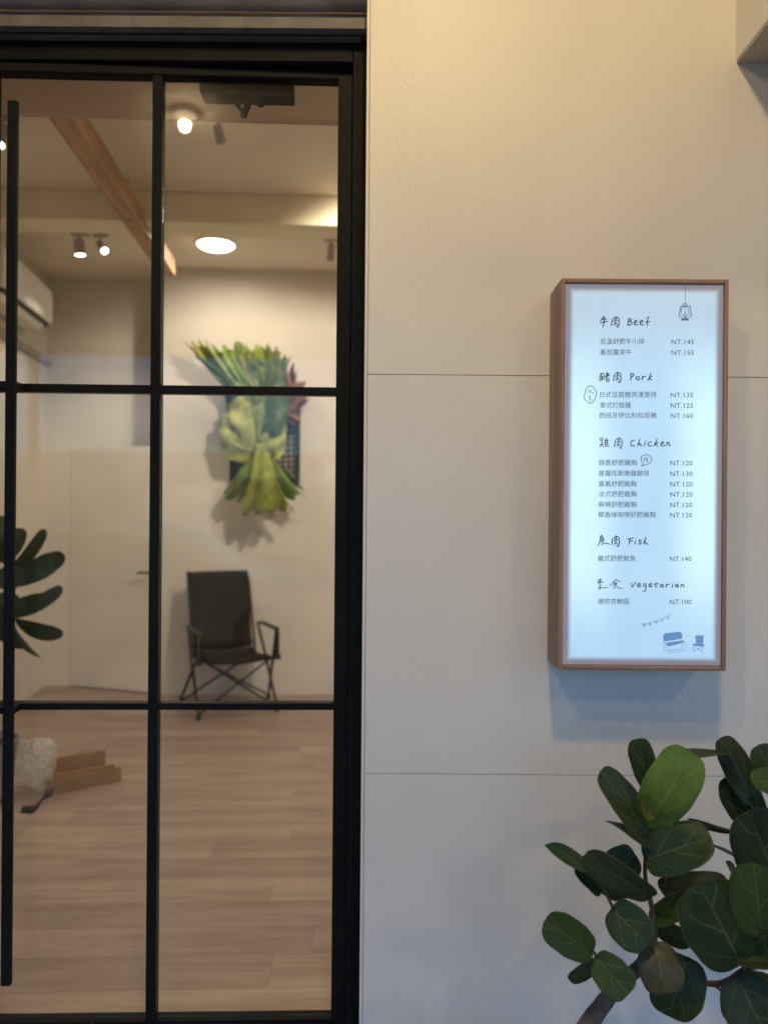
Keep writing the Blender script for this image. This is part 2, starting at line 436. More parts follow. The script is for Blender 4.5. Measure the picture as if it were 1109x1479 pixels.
# opening head above the door: soffit, blue-grey angle, steel band, ledge
hx0, hx1 = -2.74, xl - 0.001
t = Thing('door_header', 'stacked dark and grey steel header above the black door frame', 'header', (-1.4, 2.14, 2.7))
def zpx(py, v, px=270): return WF.px(px, py, v)[2]
z60 = zpx(61, 2.12); z40 = zpx(39.5, 2.06); z22 = zpx(23, 2.06); z8 = zpx(9.5, 2.10)
t.part('soffit_board', MB().box(hx0, hx1, YW, 2.12, zpx(9.5, 2.10) + 0.0, 3.94), m_soffit, bevel=0.002)
t.part('steel_angle', MB().prism([(2.02 + 0.05, z22 + 0.0005), (2.12, z8 - 0.004), (2.16, z8 - 0.004), (2.16, z22 + 0.0005)], hx0, hx1, 'x'), m_bluesteel)
t.part('steel_band', MB().box(hx0, hx1, 2.06, 2.16, z40, z22), m_greysteel, bevel=0.0015)
t.part('shutter_slot', MB().box(hx0, hx1, 2.10, 2.17, z60 + 0.006, z40 - 0.0005), m_black_old)
t.part('slot_rib', MB().box(hx0, hx1, 2.085, 2.0995, zpx(50, 2.09), zpx(48, 2.09)), m_black_old)
t.part('drip_ledge', MB().box(hx0, hx1 - 0.02, 2.095, 2.17, z60, z60 + 0.005), m_greysteel, bevel=0.001)

# door frame (fixed)
xj = WF.px(504.5, 740, 2.12)[0]
fr = Thing('door_frame', 'fixed black steel frame around the glass door, against the cream wall', 'door frame', ((hx0 + hx1) / 2, 2.15, 0))
ztop = zpx(92, 2.13)
fr.part('jamb', MB().box(xj + 0.001, hx1, 2.115, 2.21, 0, z60 - 0.001), m_black, bevel=0.002)
fr.part('jamb_bead', MB().box(xj + 0.012, xj + 0.017, 2.108, 2.1145, 0, ztop), m_black, bevel=0.001)
fr.part('head', MB().box(-1.35, xj, 2.115, 2.21, ztop, z60 - 0.001), m_black, bevel=0.002)
fr.part('head', MB().box(hx0, -1.3505, 2.115, 2.21, ztop, z60 - 0.001), m_black, bevel=0.002)
fr.part('threshold', MB().box(hx0, xj, 2.08, 2.24, -0.011, 0.014), m_greysteel, bevel=0.003)

# ---- door leaf
def dx_(px): return DR.px(px, 740, 0)[0]
def dz_(py, px=240): return DR.px(px, py, 0)[2]
G = [dx_(-12), dx_(215.5), dx_(229.5), dx_(483.8)]           # glass edges
SO = -0.002                                               # outer edge of hinge stile
LO = G[0] - 0.055
ZB, ZT = 0.018, ztop - 0.004
zg = [dz_(1475), dz_(1026), dz_(1016.5), dz_(567.5), dz_(556), dz_(107.5)]
door = Thing('glass_door', 'tall black framed glass door with six panes and a long vertical bar handle', 'door', (SO, 0, 0), DR)
T0, T1 = 0.0, 0.042
door.part('stile', MB().box(G[3], SO, T0, T1, ZB, ZT), m_black, bevel=0.0015)
door.part('stile', MB().box(LO, G[0], T0, T1, ZB, ZT), m_black, bevel=0.0015)
door.part('rail', MB().box(G[0] + .0002, G[3] - .0002, T0, T1, zg[5], ZT), m_black, bevel=0.0015)
door.part('rail', MB().box(G[0] + .0002, G[3] - .0002, T0, T1, ZB, zg[0]), m_black, bevel=0.0015)
door.part('mullion', MB().box(G[1], G[2], T0 + .002, T1 - .002, zg[0] + .0002, zg[5] - .0002), m_black, bevel=0.0015)
for a, b in ((G[0], G[1]), (G[2], G[3])):
    door.part('muntin', MB().box(a + .0002, b - .0002, T0 + .003, T1 - .003, zg[1], zg[2]), m_black, bevel=0.0015)
    door.part('muntin', MB().box(a + .0002, b - .0002, T0 + .003, T1 - .003, zg[3], zg[4]), m_black, bevel=0.0015)
    for z0, z1 in ((zg[0], zg[1]), (zg[2], zg[3]), (zg[4], zg[5])):
        door.part('pane', MB().box(a + .0004, b - .0004, 0.018, 0.024, z0 + .0004, z1 - .0004), m_glass)
# bottom rail bead
door.part('rail_bead', MB().box(G[0], G[3], -0.006, -0.0005, zg[0] - .012, zg[0] - .006), m_black, bevel=0.001)
# bar handle stands 6 cm proud
hv = -0.058
ha, hb = DR.px(6, 740, hv)[0], DR.px(20.5, 740, hv)[0]
hz1, hz0 = DR.px(17, 144, hv)[2], DR.px(14, 1425, hv)[2]
hd = door.part('bar_handle', MB().box(ha, hb, hv, hv + 0.016, hz0, hz1), m_black, bevel=0.003)
for z in ((zg[1] + zg[2]) / 2, (zg[3] + zg[4]) / 2):
    door.part('handle_standoff', MB().box(ha - 0.022, hb - 0.004, hv + 0.0165, -0.0005 + .003, z - 0.010, z + 0.010), m_black, parent=hd, bevel=0.002)
    door.part('handle_standoff', MB().box(LO, G[0] - 0.002, hv + 0.0165, -0.0005, z - 0.0098, z + 0.0098), m_black, parent=hd, bevel=0.002)
# fixed glazed panel that fills the opening to the left of the leaf
fx0, fx1 = hx0 + .002, DR.w(LO, 0)[0] - .006
fy = 2.125
fp = Thing('fixed_glazing', 'fixed black framed glass panel beside the door, at the far left edge', 'window', ((fx0 + fx1) / 2, fy, 0))
fz0, fz1 = ZB, ztop - .001
fm = (fx0 + fx1) / 2
fp.part('stile', MB().box(fx1 - .05, fx1, fy - .02, fy + .02, fz0, fz1), m_black, bevel=.0015)
fp.part('stile', MB().box(fx0, fx0 + .05, fy - .02, fy + .02, fz0, fz1), m_black, bevel=.0015)
fp.part('mullion', MB().box(fm - .012, fm + .012, fy - .018, fy + .018, zg[0], zg[5]), m_black, bevel=.0015)
fp.part('rail', MB().box(fx0 + .0502, fx1 - .0502, fy - .02, fy + .02, zg[5] + .0002, fz1), m_black, bevel=.0015)
fp.part('rail', MB().box(fx0 + .0502, fx1 - .0502, fy - .02, fy + .02, fz0, zg[0] - .0002), m_black, bevel=.0015)
for a, b in ((fx0 + .0502, fm - .0122), (fm + .0122, fx1 - .0502)):
    for i_ in (1, 3): fp.part('muntin', MB().box(a, b, fy - .016, fy + .016, zg[i_], zg[i_ + 1]), m_black, bevel=.0015)
    for i_ in (0, 2, 4): fp.part('pane', MB().box(a, b, fy - .003, fy + .003, zg[i_] + .0004, zg[i_ + 1] - .0004), m_glass)
# closer on the inside face
def dpt(px, py, v): return DR.px(px, py, v)
c0, c1 = dpt(289.5, 130, .06), dpt(424, 143, .06)
cz = c1[2]
cl = door.part('door_closer', MB().prism([(c0[0], cz + .012), (c0[0] + .008, cz), (c1[0], cz), (c1[0], cz + .075), (c0[0], cz + .075)], T1 + .001, .10), m_black, bevel=0.002)
a0, a1, a2, a3 = dpt(372, 143, .09), dpt(345, 170, .12), dpt(328, 143, .09), dpt(352, 168, .12)
def flat(p, q, w):
    p, q = Vector(p), Vector(q); dd = (q - p).normalized(); nrm = Vector((-dd.z, 0, dd.x)) * w
    y = 0.5 * (p.y + q.y)
    return MB().prism([(p.x + nrm.x, p.z + nrm.z), (p.x - nrm.x, p.z - nrm.z), (q.x - nrm.x, q.z - nrm.z), (q.x + nrm.x, q.z + nrm.z)], y - .004, y + .004)
p = dpt(363, 140, .105); q = dpt(351, 170, .105)
door.part('closer_arm', flat(p, q, .0095), m_black, parent=cl, bevel=.003)
p = dpt(333, 140, .115); q = dpt(352, 163, .115)
door.part('closer_arm', flat(p, q, .005), m_black, parent=cl, bevel=.001)
p = dpt(376, 145, .09)
door.part('closer_knob', MB().tube([(p[0], .088, p[2]), (p[0], .105, p[2])], .014, 10), m_black, parent=cl)

# ================================================================== SIGN BOX
YF = 1.862
def sp_(px, py, v=YF): return WF.px(px, py, v)
sx0, sx1 = sp_(808.8, 685)[0], sp_(1050.3, 685)[0]
sz1, sz0 = sp_(932, 402)[2], sp_(929, 968.8)[2]
sign = Thing('menu_lightbox', 'wooden framed lightbox menu glowing pale blue on the cream wall, listing dishes and prices', 'sign', ((sx0 + sx1) / 2, YW, sz0))
TF = 0.0095; YB = YW - 0.0012
e = 0.0002
def rbox(x0, x1, y0, y1, z0, z1, name, mat): return sign.part(name, MB().box(x0, x1, y0, y1, z0, z1), mat, bevel=0.003)
# sides are a front board and a back board with a seam between
ysm = 1.955
rbox(sx0, sx0 + TF, YF, ysm - .0006, sz0, sz1, 'side_board', m_frame_wood)
rbox(sx0 + .0008, sx0 + TF, ysm + .0006, YB, sz0 + .0008, sz1 - .0008, 'side_board', m_frame_wood)
rbox(sx1 - TF, sx1, YF, YB, sz0, sz1, 'side_board', m_frame_wood)
rbox(sx0 + TF + e, sx1 - TF - e, YF + .0004, YB, sz1 - TF - .002, sz1 - .0003, 'top_board', m_frame_wood_h)
rbox(sx0 + TF + e, sx1 - TF - e, YF + .0004, YB, sz0 + .0003, sz0 + TF + .002, 'bottom_board', m_frame_wood_h)
YP = YF + 0.007
px0, px1, pz0, pz1 = sx0 + TF + .0015, sx1 - TF - .0015, sz0 + TF + .0032, sz1 - TF - .0035
# dark gasket behind, lit acrylic in front
sign.part('gasket', MB().box(sx0 + TF + .0003, sx1 - TF - .0003, YP + .004, YP + .009, sz0 + TF + .0025, sz1 - TF - .0025), m_dark)
face = sign.part('acrylic_face', MB().box(px0, px1, YP, YP + .003, pz0, pz1), m_sign)

YT = YP - 0.0006
def tp(px, py): q = WF.px(px, py, YT); return q[0], q[2]
def ribbon(mb, pts, w, smooth=True):
    """flat pen stroke through photo points, w in photo pixels"""
    P = [Vector(tp(*p)) for p in pts]
    if smooth and len(P) > 2:
        Q = []
        for i in range(len(P) - 1):
            p0, p1, p2, p3 = P[max(i - 1, 0)], P[i], P[i + 1], P[min(i + 2, len(P) - 1)]
            for k in range(4):
                s = k / 4
                Q.append(0.5 * ((2 * p1) + (p2 - p0) * s + (2 * p0 - 5 * p1 + 4 * p2 - p3) * s * s + (3 * p1 - p0 - 3 * p2 + p3) * s ** 3))
        Q.append(P[-1]); P = Q
    hw = w * 0.5 * YT / FPX
    n = len(mb.v)
    for i, p in enumerate(P):
        dd = P[min(i + 1, len(P) - 1)] - P[max(i - 1, 0)]
        if dd.length < 1e-9: dd = Vector((1, 0))
        dd.normalize(); nn = Vector((-dd.y, dd.x)) * hw
        if i == 0: p = p - dd * hw * .7
        if i == len(P) - 1: p = p + dd * hw * .7
        mb.v += [(p.x + nn.x, YT, p.y + nn.y), (p.x - nn.x, YT, p.y - nn.y)]
    for i in range(len(P) - 1):
        a = n + 2 * i; mb.f.append((a, a + 1, a + 3, a + 2))
def poly(mb, pts):
    n = len(mb.v)
    for p in pts:
        x, z = tp(*p); mb.v.append((x, YT, z))
    mb.f.append(tuple(range(n, n + len(pts))))
def strokes(name, ox, oy, sc, w, lst, mat, polys=(), sm=True, nm=None):
    mb = MB()
    for k, st in enumerate(lst):
        ribbon(mb, [(ox + x / sc, oy + y / sc) for x, y in st], w if not isinstance(w, list) else w[k], sm)
    for pl in polys: poly(mb, [(ox + x / sc, oy + y / sc) for x, y in pl])
    return sign.part(name, mb, mat, parent=face)
def shift(L, dx, dy, s=1.0, cx=0, cy=0): return [[(cx + (x - cx) * s + dx, cy + (y - cy) * s + dy) for x, y in st] for st in L]
def dot(x, y, r=3): return [(x, y - r), (x + 1, y + r)]
ROU = [[(318, 125), (314, 175), (305, 220)], [(335, 112), (385, 92), (422, 112), (427, 170), (425, 215), (408, 250), (385, 236)],
       [(376, 80), (372, 125), (342, 155)], [(372, 125), (402, 150)], [(374, 158), (366, 185), (343, 216)], [(368, 178), (400, 212)]]
EE = [(665, 182), (712, 163), (712, 143), (688, 143), (668, 178), (680, 212), (730, 205)]
strokes('menu_heading', 855, 450, 11.09, 1.55, [[(178, 88), (150, 125), (128, 148)], [(148, 127), (225, 118)], [(125, 181), (238, 158)], [(190, 76), (190, 150), (172, 242)]] + ROU +
        [[(578, 118), (576, 160), (568, 215)], [(575, 120), (612, 112), (622, 135), (588, 160)], [(588, 160), (628, 165), (630, 195), (600, 215), (565, 216)], EE, [(x + 93, y) for x, y in EE],
         [(910, 90), (885, 100), (880, 160), (878, 225)], [(855, 172), (920, 158)]], m_ink)
strokes('menu_heading', 855, 530, 11.09, 1.3, [[(125, 112), (185, 100)], [(160, 110), (115, 155)], [(135, 135), (160, 160), (158, 205), (128, 216)], [(150, 160), (110, 186)], [(157, 182), (115, 222)],
        [(190, 138), (160, 160)], [(162, 165), (192, 200)], [(205, 118), (260, 106)], [(235, 85), (234, 142)], [(195, 152), (275, 136)], [(266, 100), (240, 145), (205, 178)],
        [(228, 178), (226, 236)], [(228, 178), (266, 174), (266, 234), (228, 236)], [(230, 206), (264, 204)]], m_ink2, sm=False)
strokes('menu_heading', 855, 530, 11.09, 1.5, shift(ROU, 30, 0) +
        [[(620, 108), (618, 160), (612, 215)], [(610, 116), (648, 104), (664, 125), (650, 152), (620, 165)],
         [(728, 155), (705, 165), (700, 190), (720, 206), (745, 200), (754, 175), (740, 156), (722, 156)], [(800, 150), (800, 210)], [(800, 178), (825, 153), (856, 152)],
         [(937, 98), (915, 160), (890, 215)], [(952, 145), (908, 182)], [(908, 182), (950, 208)]], m_ink)
k = 8.53 / 11.09
strokes('menu_heading', 855, 625, 8.53, 1.05, [[(90, 76), (130, 62)], [(96, 84), (101, 96)], [(114, 80), (118, 92)], [(132, 78), (126, 92)], [(108, 98), (130, 100), (106, 114), (132, 120)], [(90, 146), (146, 138)],
        [(116, 118), (114, 146), (90, 178)], [(118, 148), (142, 178)], [(168, 70), (150, 112)], [(160, 95), (160, 170)], [(160, 98), (200, 92)], [(181, 76), (180, 168)], [(162, 120), (198, 115)], [(162, 143), (198, 138)], [(160, 168), (212, 165)]], m_ink2, sm=False)
strokes('menu_heading', 855, 625, 8.53, 1.4, [[(270 + (x - 305) * .77, 62 + (y - 80) * .77) for x, y in st] for st in ROU] +
        [[(518, 95), (492, 95), (471, 130), (484, 160), (522, 158)], [(582, 78), (570, 120), (558, 165)], [(563, 148), (588, 130), (592, 155), (610, 160)], [(650, 117), (640, 162)], dot(657, 93),
         [(727, 115), (700, 117), (685, 143), (698, 163), (728, 158)], [(797, 78), (780, 120), (755, 165)], [(812, 118), (772, 140)], [(772, 140), (806, 165)],
         [(845, 142), (878, 126), (870, 110), (848, 125), (843, 152), (862, 165), (890, 158)], [(922, 118), (910, 164)], [(914, 142), (940, 116), (946, 155), (962, 160)]], m_ink2)
strokes('menu_heading', 855, 768, 11.09, 1.25, [[(142, 55), (122, 92)], [(132, 72), (172, 68), (150, 100)], [(132, 102), (172, 98), (186, 130), (165, 165), (134, 158)], [(152, 112), (150, 158)], [(135, 132), (180, 126)],
        [(126, 105), (118, 170), (85, 224)], [(148, 194), (165, 208)], [(168, 188), (230, 184), (276, 200)]], m_ink2)
strokes('menu_heading', 855, 768, 11.09, 1.5, shift(ROU, 3, -14) +
        [[(600, 108), (594, 150), (590, 197)], [(570, 116), (655, 100)], [(592, 150), (642, 144)], [(692, 150), (680, 197)], dot(700, 108, 4), [(787, 138), (752, 130), (747, 152), (778, 172), (768, 196), (735, 193)],
         [(857, 92), (840, 140), (820, 196)], [(828, 176), (852, 164), (862, 190), (888, 200)]], m_ink2)
strokes('menu_heading', 855, 830, 7.65, 1.15, [[(60, 61), (105, 55)], [(65, 76), (102, 72)], [(56, 92), (122, 85)], [(86, 45), (82, 90)], [(82, 92), (70, 110), (95, 108), (75, 128), (102, 120)], [(62, 148), (168, 143)], [(86, 125), (86, 158), (76, 166)],
        [(258, 52), (225, 90), (193, 122)], [(258, 54), (312, 78)], [(244, 86), (274, 85), (266, 110), (242, 112)], [(246, 98), (268, 98)], [(240, 90), (238, 150), (262, 138)], [(260, 118), (290, 148), (330, 151)]], m_ink2, sm=False)
E2 = [(500, 120), (530, 108), (522, 96), (502, 106), (500, 128), (516, 136), (538, 128)]
A2 = [(775, 106), (752, 112), (750, 132), (770, 134), (778, 106), (782, 139)]
strokes('menu_heading', 855, 830, 7.65, 1.4, [[(430, 95), (441, 138), (478, 84)], E2, [(592, 100), (568, 104), (566, 128), (590, 126)], [(592, 100), (592, 150), (582, 184), (562, 178)],
        [(x + 125, y) for x, y in E2], [(702, 88), (698, 132), (716, 136)], [(682, 106), (730, 100)], A2, [(816, 105), (812, 140)], [(813, 122), (830, 107), (850, 106)], [(886, 110), (880, 142)], dot(889, 86, 2),
        [(x + 165, y) for x, y in A2], [(982, 108), (976, 140)], [(978, 122), (1002, 107), (1012, 140)]], m_ink)
# ringed handwritten remarks
strokes('ringed_note', 835, 550, 27.7, [0.95, .8, .8, .6, .6, .7, .6], [[(470, 200), (560, 240), (680, 360), (720, 480), (700, 620), (640, 760), (540, 880), (430, 880), (300, 790), (240, 680), (260, 500), (300, 340), (370, 240), (470, 200)],
        [(422, 365), (370, 490)], [(505, 365), (460, 410), (490, 460), (530, 462), (610, 486)], [(430, 602), (490, 600)], [(455, 585), (430, 690), (485, 680)], [(480, 640), (455, 700), (462, 768)], [(420, 772), (550, 765)]], m_ink2)
strokes('speech_bubble_note', 780, 380, 3.697, [0.95] + [.55] * 7, [[(548, 1072), (540, 1085), (560, 1076), (585, 1068), (593, 1048), (582, 1028), (562, 1023), (542, 1032), (537, 1050), (546, 1066), (548, 1072)],
        [(549, 1045), (560, 1043)], [(555, 1035), (554, 1062)], [(549, 1054), (560, 1050)], [(567, 1035), (563, 1048)], [(565, 1043), (565, 1060), (578, 1058)], [(571, 1036), (571, 1058)], [(565, 1047), (578, 1045)]], m_ink2)
# lantern drawing
lan = strokes('lantern_drawing', 965, 405, 22.18, [.8, 1.5, 1.5, .8, .8, 1.4, .5], [[(540, 60), (538, 400), (535, 725)], [(430, 792), (390, 855), (337, 1140), (410, 1180)], [(650, 792), (690, 860), (725, 1150), (650, 1180)],
        [(440, 870), (410, 950), (415, 1050), (450, 1110)], [(610, 870), (640, 950), (635, 1050), (610, 1110)], [(530, 1000), (530, 1090)], [(480, 925), (570, 925)]], m_bluedark,
        polys=[[(450, 770), (480, 738), (530, 728), (590, 738), (620, 770)], [(450, 800), (610, 800), (610, 862), (450, 862)], [(445, 1120), (610, 1120), (610, 1155), (445, 1155)], [(480, 1175), (590, 1175), (590, 1202), (480, 1202)],
               [(400, 1225), (460, 1206), (610, 1206), (650, 1225), (650, 1285), (400, 1285)]], sm=False)
strokes('bunting_drawing', 915, 880, 9.64, .7, [[(85, 200), (180, 200), (350, 150), (470, 95), (522, 68)]], m_blue,
        polys=[[(120, 210), (162, 210), (142, 252)], [(198, 202), (236, 190), (226, 236)], [(285, 180), (327, 165), (322, 200)], [(378, 152), (413, 140), (393, 180)], [(460, 116), (493, 100), (475, 150)]])
strokes('bench_drawing', 915, 880, 9.64, .8, [[(410, 370), (418, 565), (440, 580), (655, 552), (672, 490)], [(435, 485), (497, 612), (730, 567), (705, 460)]], m_blue,
        polys=[[(405, 372), (418, 345), (450, 332), (620, 313), (655, 320), (668, 345), (674, 408), (424, 450)], [(430, 468), (682, 430), (706, 460), (480, 520)]], sm=False)
strokes('camp_chair_drawing', 915, 880, 9.64, .8, [[(820, 505), (830, 588)], [(965, 515), (955, 595)], [(840, 510), (950, 595)], [(950, 515), (835, 590)]], m_blue,
        polys=[[(853, 364), (972, 362), (960, 476), (862, 470)], [(798, 490), (860, 472), (960, 478), (987, 510), (940, 518), (840, 506)]], sm=False)

dg = None
def text(body, x0, x1, yc, mat, name, hpx):
    """a printed line from photo x0 to x1 with its centre on photo row yc"""
    cu = bpy.data.curves.new('t', 'FONT'); cu.body = body; cu.size = 1.0; cu.fill_mode = 'FRONT'; cu.resolution_u = 2
    to = bpy.data.objects.new('t', cu); COL.objects.link(to)
    bpy.context.view_layer.update()
    me = bpy.data.meshes.new_from_object(to.evaluated_get(bpy.context.evaluated_depsgraph_get()))
    bpy.data.objects.remove(to); bpy.data.curves.remove(cu)
    xs_ = [v.co.x for v in me.vertices]; ys_ = [v.co.y for v in me.vertices]
    if not xs_: return
    ax, az = tp(x0, yc); bxx, bz = tp(x1, yc)
    sx = (bxx - ax) / (max(xs_) - min(xs_)); sy = hpx * YT / FPX / (max(ys_) - min(ys_))
    cy = (max(ys_) + min(ys_)) / 2; mx_ = min(xs_)
    mb = MB()
    sl = (bz - az) / (bxx - ax)
    for v in me.vertices:
        X = (v.co.x - mx_) * sx
        mb.v.append((ax + X, YT, az + sl * X + (v.co.y - cy) * sy))
    mb.f = [tuple(p.vertices) for p in me.polygons]
    bpy.data.meshes.remove(me)
    sign.part(name, mb, mat, parent=face)
def stretch_latin(s): return s
ROWS = [('低溫舒肥牛小排', 866, 930, 493, '145', 969, 1001.5), ('番茄羅宋牛', 866, 911.5, 508.5, '155', 969, 1001.5), ('日式豆腐豬肉漢堡排', 866, 947.5, 569.8, '135', 968, 1000.5),
        ('泰式打拋豬', 866, 910.5, 585, '125', 968, 1000.5), ('西班牙伊比利松阪豬', 865, 947.5, 599.8, '160', 968, 1000.2), ('蒜香舒肥雞胸', 864, 919.5, 668, '120', 967.5, 999.5),
        ('普羅旺斯嫩雞腿排', 864, 937, 683.5, '130', 967.5, 999.5), ('嘉義舒肥雞胸', 864, 918.5, 698.5, '120', 967.5, 999.5), ('法式舒肥雞胸', 864, 918.5, 713.3, '120', 967.5, 999.5),
        ('麻辣舒肥雞胸', 863.5, 918.5, 728.5, '120', 967.3, 999.3), ('椰香綠咖哩舒肥雞胸', 863.5, 946, 743.2, '120', 967.3, 999), ('義式舒肥鮭魚', 863, 917.8, 806.3, '140', 966.8, 998),
        ('嫩煎杏鮑菇', 863, 908, 868.5, '100', 966.5, 998)]
for zh, a, b, y, pr, pa, pb in ROWS:
    text(zh, a, b, y, m_ink2, 'menu_line', 8.6)
    text('NT.' + pr, pa, pb, y + .8, m_ink2, 'menu_price', 6.9)

# ================================================================== INTERIOR
CH = 3.42
VR, VL = 6.24, 6.56
uj = IN.px(226, 740, VR)[0]
corner = WF.px(77, 740, 6.62)
cx_, cy_ = corner[0], 6.62
uL = IN.px(77, 740, VL)[0]
def iw(name, label, mb, mat, base=(0, 5, 0), cat='wall', frame=IN, part='plaster'):
    t = Thing(name, label, cat, base, frame); t.part(part, mb, mat); return t
iw('back_wall', 'plain pale back wall of the shop behind the fern and the folding chair', MB().box(uj, 3.4, VR, VR + .12, 0, CH), m_in_wall, (uj, VR, 0))
iw('recessed_back_wall', 'recessed part of the pale back wall, left, around the ajar white door', MB().box(uL - .3, uj - .001, VL, VL + .12, 0, CH), m_in_wall, (uL, VL, 0))
iw('return_wall', 'narrow return wall between the two depths of the back wall', MB().box(uj, uj + .1, VR + .121, VL + .12, 0, CH), m_in_wall, (uj, VL, 0))
LWF = Frame(cx_, cy_, math.degrees(math.atan(.125)))
t = Thing('left_wall', 'pale left wall of the shop carrying the air conditioner', 'wall', (0, 0, 0), LWF)
t.part('plaster', MB().box(-.12, 0, -4.2, 0.1, 0, CH), m_in_wall)
iw('right_wall', 'pale right wall of the shop, hidden behind the panel wall', MB().box(3.4, 3.5, 2.45, VL, 0, CH), m_in_wall, (3.4, 4, 0))
tag(MB().box(-3.6, 3.5, 2.33, 7.0, CH, CH + .1).build('shop_ceiling', m_in_ceil, loc=(0, 0, 0), rz=IN.t), kind='structure')
tag(MB().box(xl + .02, 3.5, YW + .302, YW + .32, 0, CH).build('inner_lining', m_in_wall), kind='structure')
# band just inside, built as a translucent blind so shop light brightens it
vl = 2.285
zl = IN.px(300, 175.5, vl)[2]
m_blind, nt, bs = newmat('blind_fabric')
co = coords(nt); c = mixc(nt, noise(nt, co, 320, 2), (.58, .49, .40), (.68, .59, .50))
nt.links.new(c, bs.inputs['Base Color']); bs.inputs['Roughness'].default_value = .9
tl = N(nt, 'ShaderNodeBsdfTranslucent'); nt.links.new(c, tl.inputs[0])
mx = N(nt, 'ShaderNodeMixShader'); mx.inputs[0].default_value = .75
nt.links.new(bs.outputs[0], mx.inputs[1]); nt.links.new(tl.outputs[0], mx.inputs[2]); nt.links.new(mx.outputs[0], nt.nodes['Material Output'].inputs[0])
t = Thing('translucent_blind', 'short grey brown band behind the top of the glass, built as a translucent blind that passes shop light', 'blind', (0, vl, zl), IN)
t.part('fabric', MB().box(-3.3, 3.3, vl, vl + .001, zl + .012, CH - .001), m_blind)
t.part('hem_bar', MB().box(-3.3, 3.3, vl - .003, vl + .004, zl, zl + .012), m_blind, bevel=.001)
# downstand beam across
b1 = IN.px(487, 283, 4.8)
vb = 4.8
for _ in range(30):
    zt = IN.px(487, 283, vb)[2]; vb += (CH - zt) * 1.5
zbb = IN.px(487, 326, vb)[2]
vb2 = vb + .24
iw('ceiling_beam', 'cream boxed beam crossing the shop ceiling from left to right', MB().box(-3.3, 3.3, vb, vb2, zbb, CH - .001), m_beam, (0, vb, zbb), 'beam', part='boxing')
ob = bpy.data.objects['boxing']; m = ob.modifiers.new('b', 'BEVEL'); m.width = .006; m.segments = 2

# suspended pine beam running into the depth
zpb, zpt = 3.195, 3.31
def on_z(px, py, z):
    a, b = ray(px, py); k = (z - CAMZ) / b; return Vector((a * k, k, z))
A0, A1 = on_z(72, 173, zpb), on_z(236, 398, zpb)
B0, B1 = on_z(102, 173, zpb), on_z(249, 402, zpb)
d1 = ((A1 - A0).normalized() + (B1 - B0).normalized()).normalized()
ang = math.degrees(math.atan2(-d1.x, d1.y))
PB = Frame(A0.x, A0.y, ang)
Lb = (A1 - A0).length
t = Thing('pine_beam', 'knotty orange pine beam hung under the ceiling, pointing toward the back wall', 'beam', (0, 0, zpb), PB)
wb = 0.106
t.part('timber', MB().box(0, wb, -.75, Lb, zpb, zpt), m_pine, bevel=.004)
for v in (-.3, Lb * .5, Lb - .25):
    t.part('hanger_rod', MB().tube([(wb / 2, v, zpt), (wb / 2, v, CH)], .006, 6), m_greyp)

# floor planks
fl = Thing('plank_floor', None, None, (0, 4, -0.012), IN, kind='structure')
fl.o.name = 'floor'
pw = 0.18; ln = 1.22
mesh_cache = None
v = 2.22; row = 0
base_plank = None
while v < VL:
    u = -3.25 - random.random() * ln
    while u < 1.0:
        a, b = max(u, -3.25), u + ln
        if b > -3.2 and a < 1.0:
            full = (a == u)
            if full:
                if base_plank is None:
                    base_plank = MB().box(0, ln - .0006, 0, pw - .0006, -.012, 0).build('plank', m_plank, fl.o, bevel=.0007)
                    o = base_plank
                else:
                    o = base_plank.copy(); COL.objects.link(o)
                o.location = (a, v - 4, 0.012 + random.uniform(-.0003, .0003))
            else:
                o = MB().box(0, b - a - .0006, 0, pw - .0006, -.012, 0).build('plank', m_plank, fl.o, bevel=.0007)
                o.location = (a, v - 4, 0.012)
        u += ln
    v += pw; row += 1
# skirting
# ajar door in the recess
dl, dr_ = on_z(100, 991, 0.0), on_z(226, 1003, 0.0)
ang = math.degrees(math.atan2(dr_.y - dl.y, dr_.x - dl.x))
AD = Frame(dl.x, dl.y, ang)
Wd = (Vector((dr_.x, dr_.y)) - Vector((dl.x, dl.y))).length
zd = CAMZ + ray(160, 647)[1] * 6.4
t = Thing('inner_door', 'plain white inner door standing slightly ajar in the back recess', 'door', (0, 0, 0), AD)
t.part('slab', MB().box(0, Wd, 0, .04, .008, zd), m_doorw, bevel=.003)
h = AD.px(213, 827, -.05)
t.part('door_handle', MB().tube([(h[0] + .03, -.002, h[2]), (h[0] + .03, -.05, h[2]), (h[0] - .09, -.055, h[2] - .004)], .009, 8), m_dark, smooth=True)
t.part('rose', MB().tube([(h[0] + .03, -.0005, h[2]), (h[0] + .03, -.01, h[2])], .025, 14), m_greyp)

# air conditioner on the left wall (LWF: u=0 is the wall face, v negative toward the street)
ez = (on_z(69, 420, 3.16))
zt_, zb_ = 3.165, 2.875
ve = -0.79
t = Thing('air_conditioner', 'white wall mounted air conditioner high on the left wall', 'air conditioner', (0.1, ve - .5, zb_), LWF)
prof = [(0.001, zt_), (.16, zt_ + .0), (.205, zt_ - .02), (.215, zt_ - .06), (.215, zb_ + .035), (.205, zb_ + .012), (.001, zb_ + .012)]
t.part('casing', MB().prism(prof, ve - 1.02, ve, 'y'), m_white, bevel=.006, smooth=False)
t.part('air_outlet', MB().prism([(.05, zb_ + .0115), (.205, zb_ + .0115), (.19, zb_ - .018), (.05, zb_ - .018)], ve - .98, ve - .04, 'y'), m_dark)
t.part('flap', MB().prism([(.03, zb_ - .019), (.185, zb_ - .019), (.15, zb_ - .05), (.03, zb_ - .05)], ve - .98, ve - .10, 'y'), m_white)
